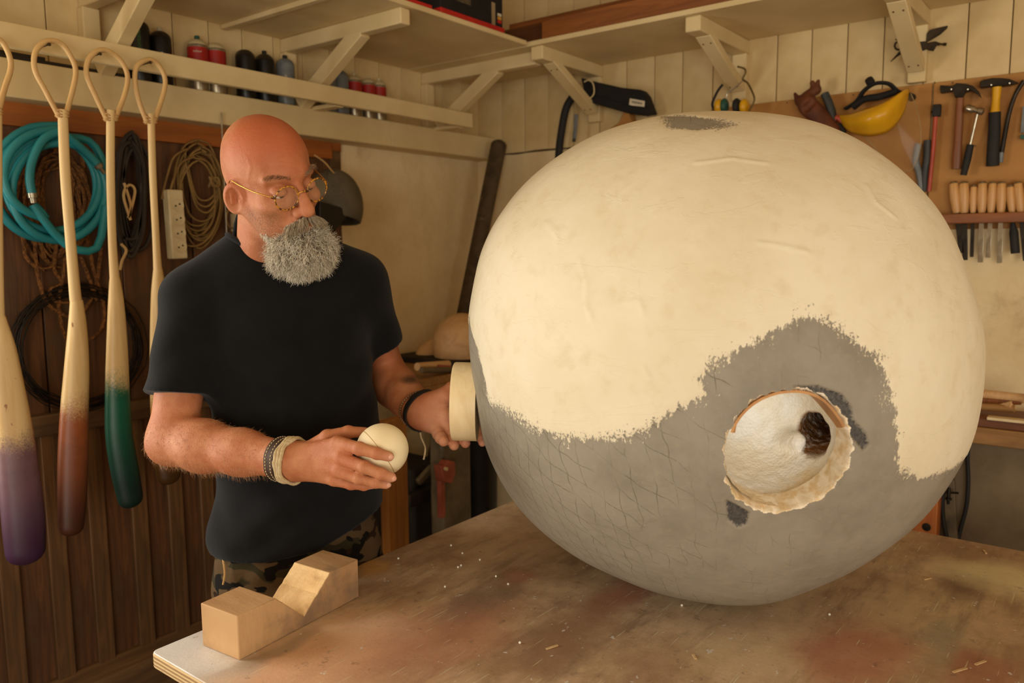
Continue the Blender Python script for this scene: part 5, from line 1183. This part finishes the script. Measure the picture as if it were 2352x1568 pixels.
def skin_mat():
    t = NT('tanned_skin'); wv = t.n('NewGeometry').outputs['Position']
    a = t.noise(26, 5, .6, wv); b = t.noise(150, 4, .6, wv); c = t.noise(9, 3, .5, wv)
    col = t.mix(t.step(a, .3, .7), lin((198, 134, 94)), lin((176, 108, 70))); col = t.mix(t.math('MULTIPLY', t.step(c, .45, .7), .5), col, lin((184, 104, 68)))
    col = t.mix(t.attr('flush'), col, lin((184, 98, 60))); col = t.mix(t.attr('pale'), col, lin((226, 168, 138)))
    col = t.mix(t.math('MULTIPLY', t.step(b, .62, .72), .35), col, lin((150, 86, 52))); col = t.mix(t.math('MULTIPLY', t.attr('stubble'), t.step(t.noise(700, 2, .5, wv), .45, .6)), col, lin((120, 92, 70)))
    col = t.mix(t.attr('ink'), col, lin((60, 50, 44)))
    t.b.inputs['Subsurface Weight'].default_value = .12; t.b.inputs['Subsurface Radius'].default_value = (.012, .005, .003); t.b.inputs['Subsurface Scale'].default_value = .5
    return t.out(col, .55, t.bump(t.math('ADD', t.noise(420, 3, .6, wv), t.math('MULTIPLY', t.noise(120, 4, .6, wv), .8)), .32, .003), spec=.3)
man = thing('person', 'bald grey bearded man in a black T-shirt holding a wooden ball', 'person', (*T_(690, 1215, 1.81)[:2], 0))
V, F = surface_net(body_sdf, BX_([RS, LS, RE, RW, LW, LE, H(0, 0, .13), dep(1110, 1020, 1.69), dep(900, 1110, 1.39), T_(690, 1300, 1.83)], .12)[0], BX_([RS, LS, RE, RW, LW, LE, H(0, 0, .13), dep(1110, 1020, 1.69), dep(900, 1110, 1.39)], .12)[1], .0024)
body = mesh_obj('body', V, F, skin_mat(), man, smooth=180, weld=False, label='tanned skin of head, arms and hands')
q = (V-HO) @ HM.T
ish = (np.linalg.norm(q, axis=1) < .19)
addattr(body.data, 'flush', np.where(ish, np.clip((q[:, 2]-.035)/.05, 0, 1)*np.clip((q[:, 0]+.06)/.06, 0, 1)*.85+.55*np.exp(-((q-[.115, 0, -.03])**2).sum(1)/.014**2)+.5*np.exp(-((np.abs(q)-[.013, .08, .006])**2).sum(1)/.03**2), 0))
pm_ = np.exp(-((V-dep(1010, 960, 1.66))**2).sum(1)/.05**2)*.7
for fg in HAND_R['fingers']+HAND_L['fingers']: pm_ = np.maximum(pm_, .8*np.exp(-((V-dep(*fg[-1][:3]))**2).sum(1)/.010**2))
addattr(body.data, 'pale', pm_)
sb3 = np.where(ish, np.clip((-.02-q[:, 2])/.02, 0, 1)*np.clip((np.abs(q[:, 1])-.03)/.02, 0, 1)*np.clip((q[:, 0]+.01)/.03, 0, 1)*.8, 0); addattr(body.data, 'stubble', sb3)
ti = dep(942, 872, 1.80); addattr(body.data, 'ink', np.clip(1.4-np.linalg.norm(((V-ti) @ np.array([_r, _u, _f]).T)/[.02, .0085, .08], axis=1), 0, 1)*.8)
print('body verts', len(V))
# finger nails
m_nailp = mat('finger_nail', (226, 170, 140), (214, 156, 126), 60, rough=.3)
for fg, vis_ in ((HAND_R['fingers'][0], 1), (HAND_R['fingers'][1], 1), (HAND_R['fingers'][2], 1)):
    a, b = dep(*fg[-2][:3]), dep(*fg[-1][:3]); d = unit(b-a); n = unit(-_f-np.dot(-_f, d)*d); n = unit(n+_u*.15); s = np.cross(d, n); r_ = fg[-1][3]
    obj('finger_nail', MB().ball(b+d*r_*.25+n*r_*.62, (r_*.75, r_*.62, r_*.40), 14, 8, (d, s, n)), m_nailp, man, smooth=180)
# ------------------------------------------------------------------ T-shirt
SR = RS+(RE-RS)*.66; SL = LS+(LE-LS)*.60; hemz = float(T_(690, 1275, 1.69)[2])
nkp = NBk+np.array([0, 0, .030]); nkn = unit(np.array([0, 0, 1.])+FA*.42)
RSd, LSd = unit(RE-RS), unit(LE-LS)
def folds(P):
    x = (P-f32(T_(690, 1010, 1.735))) @ f32(SA); z = P[:, 2]
    f1 = np.sin((z*26+x*16)+2.2*np.sin(x*11+z*4))*np.clip((x+.30)*-5+1.3, .15, 1.0)
    f2 = np.sin((z*44-x*22)+2.5*np.sin(x*13-z*9)+1.0)
    return f32((.0050*f1+.0030*f2+.0018*snoise(P, 34))*np.clip((1.40-z)/.12, .25, 1))
def shirt_sdf(P):
    d = torso_sdf(P, .006)
    low = np.clip((1.20-P[:, 2])/.25, 0, 1); d = d-.012*low
    sl = sd_cone(P, RS, RS+(RE-RS)*.8, .0625, .066); sl = np.maximum(sl, (P-f32(SR)) @ f32(RSd)-.0)
    d = smin(d, sl, .035)
    s2 = sd_cone(P, LS, LS+(LE-LS)*.8, .060, .0625); s2 = np.maximum(s2, (P-f32(SL)) @ f32(LSd)); d = smin(d, s2, .035)
    d = d+folds(P); op = d.copy()
    inner = op+.008
    cav = np.minimum(np.minimum(np.maximum(np.abs((P-f32(SR)) @ f32(RSd))-.03, np.linalg.norm(P-f32(SR), axis=1)-.10), np.maximum(np.abs((P-f32(SL)) @ f32(LSd))-.03, np.linalg.norm(P-f32(SL), axis=1)-.10)), np.abs(P[:, 2]-hemz-.03)-.07)
    xl = (P-f32(T_(690, 1010, 1.735))) @ f32(SA); hw = hemz+.010*np.sin(xl*14+1)+np.clip(xl-.01, 0, 1)*.42
    d = np.maximum(d, hw-P[:, 2])
    d = np.maximum(d, -np.maximum(inner, cav))
    d = smax(d, -sd_cone(P, nkp+nkn*-.0, nkp+nkn*.2, .071, .12), .006)
    return d
def fabric():
    t = NT('washed_black_cotton'); wv = t.n('NewGeometry').outputs['Position']
    col = t.mix(t.step(t.noise(12, 5, .6, wv), .35, .7), lin((19, 19, 20)), lin((13, 13, 14)))
    t.b.inputs['Sheen Weight'].default_value = .08; t.b.inputs['Sheen Roughness'].default_value = .5
    return t.out(col, .9, t.bump(t.math('ADD', t.noise(900, 2, .5, wv), t.math('MULTIPLY', t.noise(60, 4, .6, wv), 1.5)), .25, .002), spec=.15)
m_shirt = fabric()
lo, hi = BX_([RS, LS, RE, LE, T_(690, 1300, 1.83)], .20)
shirt = sdf_obj('t_shirt', shirt_sdf, lo, hi, .0034, m_shirt, man, label='washed black short sleeved T-shirt')
# neckband and sleeve hems
def ring_on(sdf, c, n, r0, m, rad, name, parent, k=48):
    n = unit(n); u = unit(np.cross(n, [.3, .2, .9])); v = np.cross(n, u); pts = []
    for i in range(k):
        a = 2*PI*i/k; dr = math.cos(a)*u+math.sin(a)*v; ts = np.linspace(.01, r0, 120); dd = sdf(f32(c+ts[:, None]*dr)); j = np.argmax(dd > 0) if (dd > 0).any() else len(ts)-1
        pts.append(c+dr*(ts[j]+.0005))
    P_ = np.array(pts); P_ = (np.roll(P_, 1, 0)+P_*2+np.roll(P_, -1, 0))/4
    return obj(name, MB().tube(list(P_), rad, 6, closed=True), m, parent, smooth=80)
nb = []
for i in range(56):
    a = 2*PI*i/56; u = unit(np.cross(nkn, FA)); v = np.cross(nkn, u); dr = math.cos(a)*u+math.sin(a)*v
    ts = np.linspace(-.03, .12, 160); qs = nkp+dr*.077+np.outer(ts, -nkn); dd = torso_sdf(f32(qs), .006); j = np.argmax(dd < 0); nb.append(qs[j]+nkn*.001)
nb = np.array(nb); nb = (np.roll(nb, 1, 0)+nb*2+np.roll(nb, -1, 0))/4
obj('neckband', MB().tube(list(nb), .0062, 8, closed=True), m_shirt, shirt, smooth=80)
# ------------------------------------------------------------------ trousers and shoes
HC = T_(690, 1230, 1.815); 
def leg_pts(s):
    hip = HC+SA*s*.092+np.array([0, 0, -.10])-FA*.03; kn_ = hip+np.array([0, 0, -.40])+FA*.005+SA*s*.02; an = np.array([kn_[0], kn_[1], .09])-FA*.03+SA*s*.02; return hip, kn_, an
def trouser_sdf(P):
    d = sd_ell(P, HC-np.array([0, 0, .02]), (.176, .128, .16), TA)
    for s in (-1, 1):
        a, b, c = leg_pts(s); d = smin(d, sd_cone(P, a, b, .102, .082), .04); d = smin(d, sd_cone(P, b, c, .082, .078), .03)
    d = np.maximum(d, P[:, 2]-(HC[2]+.13)); d = np.maximum(d, .05-P[:, 2])
    return d+f32(.004*snoise(P, 26)+.003*snoise(P, 60, 4))
def camo():
    t = NT('camouflage_cotton'); wv = t.n('NewGeometry').outputs['Position']; n = lambda s, l: t.noise(s, 2, .4, t.mapv((1, 1, 1.5), (l, l*.7, 0), vec=wv), .6)
    col = t.mix(t.step(n(11, 0), .52, .54), lin((92, 72, 48)), lin((56, 50, 32))); col = t.mix(t.step(n(12, 5), .56, .58), col, lin((48, 32, 20))); col = t.mix(t.step(n(14, 9), .58, .60), col, lin((22, 19, 16)))
    return t.out(col, .9, t.bump(t.noise(500, 2, .5, wv), .3, .002), spec=.15)
m_camo = camo()
pts = [HC]+[p for s in (-1, 1) for p in leg_pts(s)]; lo, hi = BX_(pts, .21); lo[2] = .03
tr = sdf_obj('trousers', trouser_sdf, lo, hi, .0065, m_camo, man, label='camouflage patterned trousers')
wz = hemz-.012; wp = dep(517, 1300, 1.70)
obj('drawstring', MB().tube(spl([dep(*p, 1.69) for p in ((508, 1262), (513, 1290), (516, 1318), (512, 1342))], 5), .0022, 6), m_cane, tr)
for s in (-1, 1):
    an = leg_pts(s)[2]
    def shoe(P, an=an):
        d = sd_ell(P, np.array([an[0], an[1], .05])+FA*.06, (.05, .145, .06), TA); d = smin(d, sd_cone(P, (an[0], an[1], .06), (an[0], an[1], .12), .05, .048), .03); return smax(d, .002-P[:, 2], .006)
    c = np.array([an[0], an[1], .08])+FA*.05; sdf_obj('shoe', shoe, c-[.22, .22, .08], c+[.22, .22, .12], .007, m_blackm, man)
# ------------------------------------------------------------------ beard, moustache, brows
def strands(roots, dirs, lens, curl, r0, parent, name, m, seg=5, grav=.3, label=None):
    R = len(roots); P = np.array(roots, float); Dn = np.array(dirs, float); L = np.array(lens)[:, None]; rings = [P.copy()]
    ph = rng.uniform(0, 6.28, (R, 1)); ax = rng.standard_normal((R, 3)); ax -= (ax*Dn).sum(1, keepdims=True)*Dn; ax /= np.linalg.norm(ax, axis=1, keepdims=True)+1e-9; bx_ = np.cross(Dn, ax)
    D0 = Dn.copy()
    for k in range(1, seg+1):
        w_ = curl*(np.cos(ph+k*1.5)*ax+np.sin(ph+k*1.5)*bx_); D0 = Dn+w_+np.array([0, 0, -grav*k/seg]); D0 /= np.linalg.norm(D0, axis=1, keepdims=True); P = P+D0*L/seg; rings.append(P.copy())
    V = []; u = ax; v = bx_
    for k, Q in enumerate(rings):
        rr = r0*(1-.65*k/seg)
        for j in range(3): a = 2*PI*j/3; V.append(Q+rr*(math.cos(a)*u+math.sin(a)*v))
    V = np.stack(V, 1).reshape(-1, 3); n_ = (seg+1)*3; F = []
    f0 = np.array([[k*3+j, k*3+(j+1) % 3, k*3+3+(j+1) % 3, k*3+3+j] for k in range(seg) for j in range(3)])
    F = (np.arange(R)[:, None, None]*n_+f0[None]).reshape(-1, 4)
    o = mesh_obj(name, V, F, m, parent, smooth=180, weld=False, label=label); o['kind'] = 'stuff'
    addattr(o.data, 'tone', np.repeat(rng.uniform(0, 1, R), n_)); return o
def hair_mat(name, c1, c2, c3):
    t = NT(name); a = t.attr('tone'); col = t.mix(t.step(a, .2, .8), lin(c1), lin(c2)); col = t.mix(t.step(a, .86, .9), col, lin(c3)); return t.out(col, .45, spec=.4)
m_beard = hair_mat('grey_beard_hair', (244, 234, 212), (188, 172, 146), (104, 88, 68)); m_brow = hair_mat('dark_brow_hair', (150, 112, 78), (104, 74, 48), (190, 166, 134))
def beard_local(q):
    s = np.stack([q[:, 0], np.abs(q[:, 1]), q[:, 2]], 1)
    d = sd_ell(q, (.084, 0, -.122), (.056, .055, .040)); d = smin(d, sd_ell(q, (.090, 0, -.095), (.034, .040, .028)), .02)
    d = smin(d, sd_cone(s, (.066, .040, -.100), (.07, .035, -.12), .016, .03), .02)
    return smax(d, -sd_ell(q, (.125, 0, -.068), (.02, .022, .0085)), .006)
def beard_sdf(P): return beard_local(f32((P-f32(HO)) @ f32(HM).T))+f32(.003*snoise(P, 70)+.002*snoise(P, 150, 2))
lo, hi = BX_([H(.08, 0, -.12), H(.14, 0, -.12), H(.03, 0, -.12), H(.08, .06, -.1), H(.08, -.06, -.1), H(.08, 0, -.19), H(.08, 0, -.05)], .03)
m_bmass = mat('beard_undercoat', (120, 106, 84), (74, 62, 46), 90, rough=.8, bump=.8, bscale=160)
bd_ = sdf_obj('beard', beard_sdf, lo, hi, .003, m_bmass, man, label='full bushy grey beard')
me = bd_.data; n_v = len(me.vertices); co = np.empty(n_v*3); me.vertices.foreach_get('co', co); co = co.reshape(-1, 3)+POS[bd_.name]
nm = np.empty(n_v*3); me.vertices.foreach_get('normal', nm); nm = nm.reshape(-1, 3)
pick = rng.integers(0, n_v, 12500); ro = co[pick]-nm[pick]*.004+rng.normal(0, .0012, (len(pick), 3)); ql = (ro-HO) @ HM.T
dn = nm[pick]*.6+np.outer(np.full(len(pick), 1), -hT)*.7+hF*.1+rng.normal(0, .32, (len(pick), 3)); dn /= np.linalg.norm(dn, axis=1, keepdims=True)
ln = rng.uniform(.014, .042, len(pick))
strands(ro, dn, ln, 1.05, .0005, bd_, 'beard_hair', m_beard, 6)
# moustache
mr, md, ml = [], [], []
for i in range(1500):
    s = random.choice((-1, 1)); t_ = random.random(); y_ = s*(.001+.036*t_); x_ = .1115-.018*t_**1.5+random.uniform(-.002, .004); z_ = -.0465-.016*t_**1.3+random.uniform(-.006, .006)
    mr.append(H(x_, y_, z_)); d = hF*.55+hL*s*(.55+.3*t_)-hT*(.75)+rng.normal(0, .18, 3); md.append(unit(d)); ml.append(random.uniform(.014, .026))
strands(mr, md, ml, .3, .00048, man, 'moustache', hair_mat('moustache_hair', (206, 188, 158), (140, 120, 92), (74, 58, 40)), 5, label='grey moustache')
# stray hairs from cheek to beard
mr, md, ml = [], [], []
for i in range(900):
    s = random.choice((-1, 1)); t_ = random.random(); b0 = np.array([.04+.03*t_+random.uniform(-.012, .012), s*(.060-.012*t_), -.086-.020*t_+random.uniform(-.008, .008)])
    qq = f32(H(*b0))[None]; dd = float(head_sdf(qq)[0]); n3 = unit(H(0, s*1., -.25)-HO); p = H(*b0)-n3*dd; mr.append(p); md.append(unit(n3*.4+hF*.5-hT*.8+rng.normal(0, .2, 3))); ml.append(random.uniform(.004, .012)*(.6+t_))
strands(mr, md, ml, .3, .0004, man, 'cheek_beard', m_beard, 4, label='short grey hair on the cheeks')
for s in (-1, 1):
    mr, md, ml = [], [], []
    for i in range(170):
        t_ = random.random(); b0 = np.array([.0945-.022*t_**1.6, s*(.013+.042*t_), .031+.008*math.sin(PI*t_*.8)+random.uniform(-.0035, .0035)]); dd = float(head_sdf(f32(H(*b0))[None])[0])
        p = H(*b0)-hF*dd*.8; mr.append(p); md.append(unit(hF*.45+hL*s*.9+hT*(.35-.6*t_)+rng.normal(0, .18, 3))); ml.append(random.uniform(.006, .012))
    strands(mr, md, ml, .25, .00026, man, 'eyebrow', m_brow, 4, label='dark grey eyebrow')
# fair hairs along the near forearm
mr, md, ml = [], [], []
kk = np.nonzero((np.linalg.norm(V-RE, axis=1) < .26) & (np.linalg.norm(V-RS, axis=1) > .26) & (np.linalg.norm(V-RW, axis=1) > .05) & ((V-SR) @ RSd > .015))[0]
nmb = np.empty(len(V)*3); body.data.vertices.foreach_get('normal', nmb); nmb = nmb.reshape(-1, 3)
for i in rng.choice(kk, 3200): mr.append(V[i]); md.append(unit(nmb[i]*.55+WRD*.6-np.array([0, 0, .45])+rng.normal(0, .25, 3))); ml.append(random.uniform(.006, .014))
strands(mr, md, ml, .4, .00018, man, 'arm_hair', hair_mat('fair_arm_hair', (190, 140, 92), (150, 100, 60), (210, 170, 120)), 4, label='fair hair on the forearm')
# ------------------------------------------------------------------ eyes and glasses
def eye_mat():
    t = NT('eye'); d = t.n('VectorMath', operation='LENGTH'); v = t.n('VectorMath', operation='SUBTRACT'); t.put(v.inputs[0], t.coord()); v.inputs[1].default_value = tuple(unit(hF-hT*.45)*.0118); t.put(d.inputs[0], v.outputs[0])
    col = t.mix(t.step(d.outputs['Value'], .0058, .0054), lin((226, 212, 196)), lin((70, 52, 34))); col = t.mix(t.step(d.outputs['Value'], .0026, .0023), col, lin((8, 6, 5))); return t.out(col, .1, spec=.6)
m_eye = eye_mat()
for s in (-1, 1): obj('eye', MB().ball(H(.0772, s*.0325, .0045), .0122, 20, 14), m_eye, man, smooth=180)
def tort():
    t = NT('tortoiseshell'); col = t.mix(t.step(t.noise(160, 2, .5), .42, .58), lin((196, 132, 40)), lin((74, 40, 14))); return t.out(col, .2, spec=.6)
m_tort = tort(); m_gold = mat('gold_wire', (216, 160, 74), (190, 134, 54), 30, rough=.25, metal=.85)
gl_ = obj('glasses', MB().tube(spl([H(.1075, -.0125, .004), H(.1125, -.006, .0075), H(.114, 0, .0085), H(.1125, .006, .0075), H(.1075, .0125, .004)], 5), .0019, 8), m_tort, man, smooth=80, label='round tortoiseshell spectacles with gold side arms')
m_lens = glass_mat('spectacle_lens', (216, 190, 150), .10)
for s in (-1, 1):
    c = np.array([.1055, s*.0335, .0005]); n = unit(np.array([1, s*.10, -.10])); u = unit(np.cross([0, 0, 1.], n)); v = np.cross(n, u); pts = []
    for k in range(40): a = 2*PI*k/40; w_ = c+u*.0242*math.cos(a)+v*.0232*math.sin(a); pts.append(H(*w_))
    obj('rim', MB().tube(pts, .0017, 8, closed=True), m_tort, gl_, smooth=80)
    cW = H(*c); obj('lens', MB().add([cW]+pts, [(0, 1+k, 1+(k+1) % 40) for k in range(40)]), m_lens, gl_, smooth=180)
    e0 = c+np.array([-.004, s*.0250, .007]); obj('hinge', MB().beam(H(*(c+[-.001, s*.0232, .006])), H(*(e0+[-.004, s*.004, .001])), .0045, .0045, hT), m_tort, gl_, bevel=.001)
    obj('temple_arm', MB().tube(spl([H(*p) for p in (e0+[-.004, s*.004, .001], np.array([.06, s*.0735, .012]), np.array([.02, s*.0805, .018]), np.array([-.006, s*.0815, .021]), np.array([-.020, s*.080, .012]), np.array([-.028, s*.077, -.004]))], 6), .00125, 8), m_gold, gl_, smooth=80)
# ------------------------------------------------------------------ bracelets
m_lth = mat('dark_brown_leather', (70, 48, 32), (52, 34, 22), 20, rough=.6); m_rope = mat('cream_cord', (214, 192, 150), (186, 160, 116), 60, rough=.85, bump=.8, bscale=160)
def wrist_ring(c, n, sdf, tilt=None): 
    n = unit(n if tilt is None else np.array(n)+tilt); u = unit(np.cross(n, [.1, .2, 1.])); v = np.cross(n, u); out = []
    for i in range(44):
        a = 2*PI*i/44; dr = math.cos(a)*u+math.sin(a)*v; ts = np.linspace(.005, .07, 160); dd = sdf(f32(c+ts[:, None]*dr)); out.append(c+dr*(ts[np.argmax(dd > 0)]))
    return np.array(out), n
br = []
bp0 = dep(652, 1056, 1.487)
R0, n0_ = wrist_ring(bp0, WRD, body_sdf)
def band(R, n, c, w, t, m, name, parent, lift=.001):
    V, F = [], []; N = len(R)
    for p in R:
        o_ = unit(p-c)
        for a, b in ((-w/2, 0), (w/2, 0), (w/2, t), (-w/2, t)): V.append(p+n*a+o_*(b+lift))
    for i in range(N):
        for j in range(4): F.append((i*4+j, i*4+(j+1) % 4, ((i+1) % N)*4+(j+1) % 4, ((i+1) % N)*4+j))
    return mesh_obj(name, V, F, m, parent, smooth=50)
lb = band(R0, n0_, bp0, .021, .0025, m_lth, 'leather_bracelet', man); lb['label'] = 'dark leather bracelet with two rows of white stitches'
for off in (-.006, .006):
    for i in range(0, 44):
        p = R0[i]; o_ = unit(p-bp0); tg = unit(R0[(i+1) % 44]-R0[i-1]); q_ = p+n0_*off+o_*.0038; obj('stitch', MB().beam(q_-tg*.0016, q_+tg*.0016, .0016, .001, n0_), m_rope, lb)
bp1 = dep(672, 1057, 1.477); R1, n1_ = wrist_ring(bp1, WRD, body_sdf)
cb_ = None
for k in range(3):
    W_ = [R1[i]+n1_*(.006*(k-1)+.0012*math.sin(i*.9+k))+unit(R1[i]-bp1)*(.0035+.0012*math.cos(i*.9+k)) for i in range(44)]
    o_ = obj('cord_bracelet' if cb_ is None else 'cord_turn', MB().tube(W_, .0036, 7, closed=True), m_rope, man if cb_ is None else cb_, smooth=80)
    if cb_ is None: cb_ = o_; o_['label'] = 'cream braided cord bracelet'
bp2 = LE+(LW-LE)*.90; R2, n2_ = wrist_ring(bp2, WLD, body_sdf)
m_bead2 = mat('brown_beads', (150, 112, 78), (110, 78, 50), 40, rough=.4)
bb_ = MB()
for i in range(0, 44): bb_.ball(R2[i]+unit(R2[i]-bp2)*.003, .0031, 8, 6)
o_ = obj('bead_bracelet', bb_, m_bead2, man, smooth=180); o_['label'] = 'thin brown bead bracelet'
bp3 = LE+(LW-LE)*1.0; R3, n3_ = wrist_ring(bp3, WLD, body_sdf)
ws = band(R3, n3_, bp3, .016, .003, m_rub, 'wrist_strap', man); ws['label'] = 'black wrist strap with a metal clasp'
bi_ = int(np.argmin(R3[:, 2])); obj('clasp', MB().ball(R3[bi_]+unit(R3[bi_]-bp3)*.004, (.006, .006, .005), 12, 8), m_steel, ws)
tl0 = R3[bi_]; obj('cord_tail', MB().tube(spl([tl0, tl0+np.array([.004, 0, -.02]), tl0+np.array([.012, -.004, -.045]), tl0+np.array([.006, -.004, -.07])], 5), .0024, 6, flat=.5), m_rope, ws)
print('trousers min y below table', [float(p[1]) for s in (-1, 1) for p in leg_pts(s)], 'HC', HC)
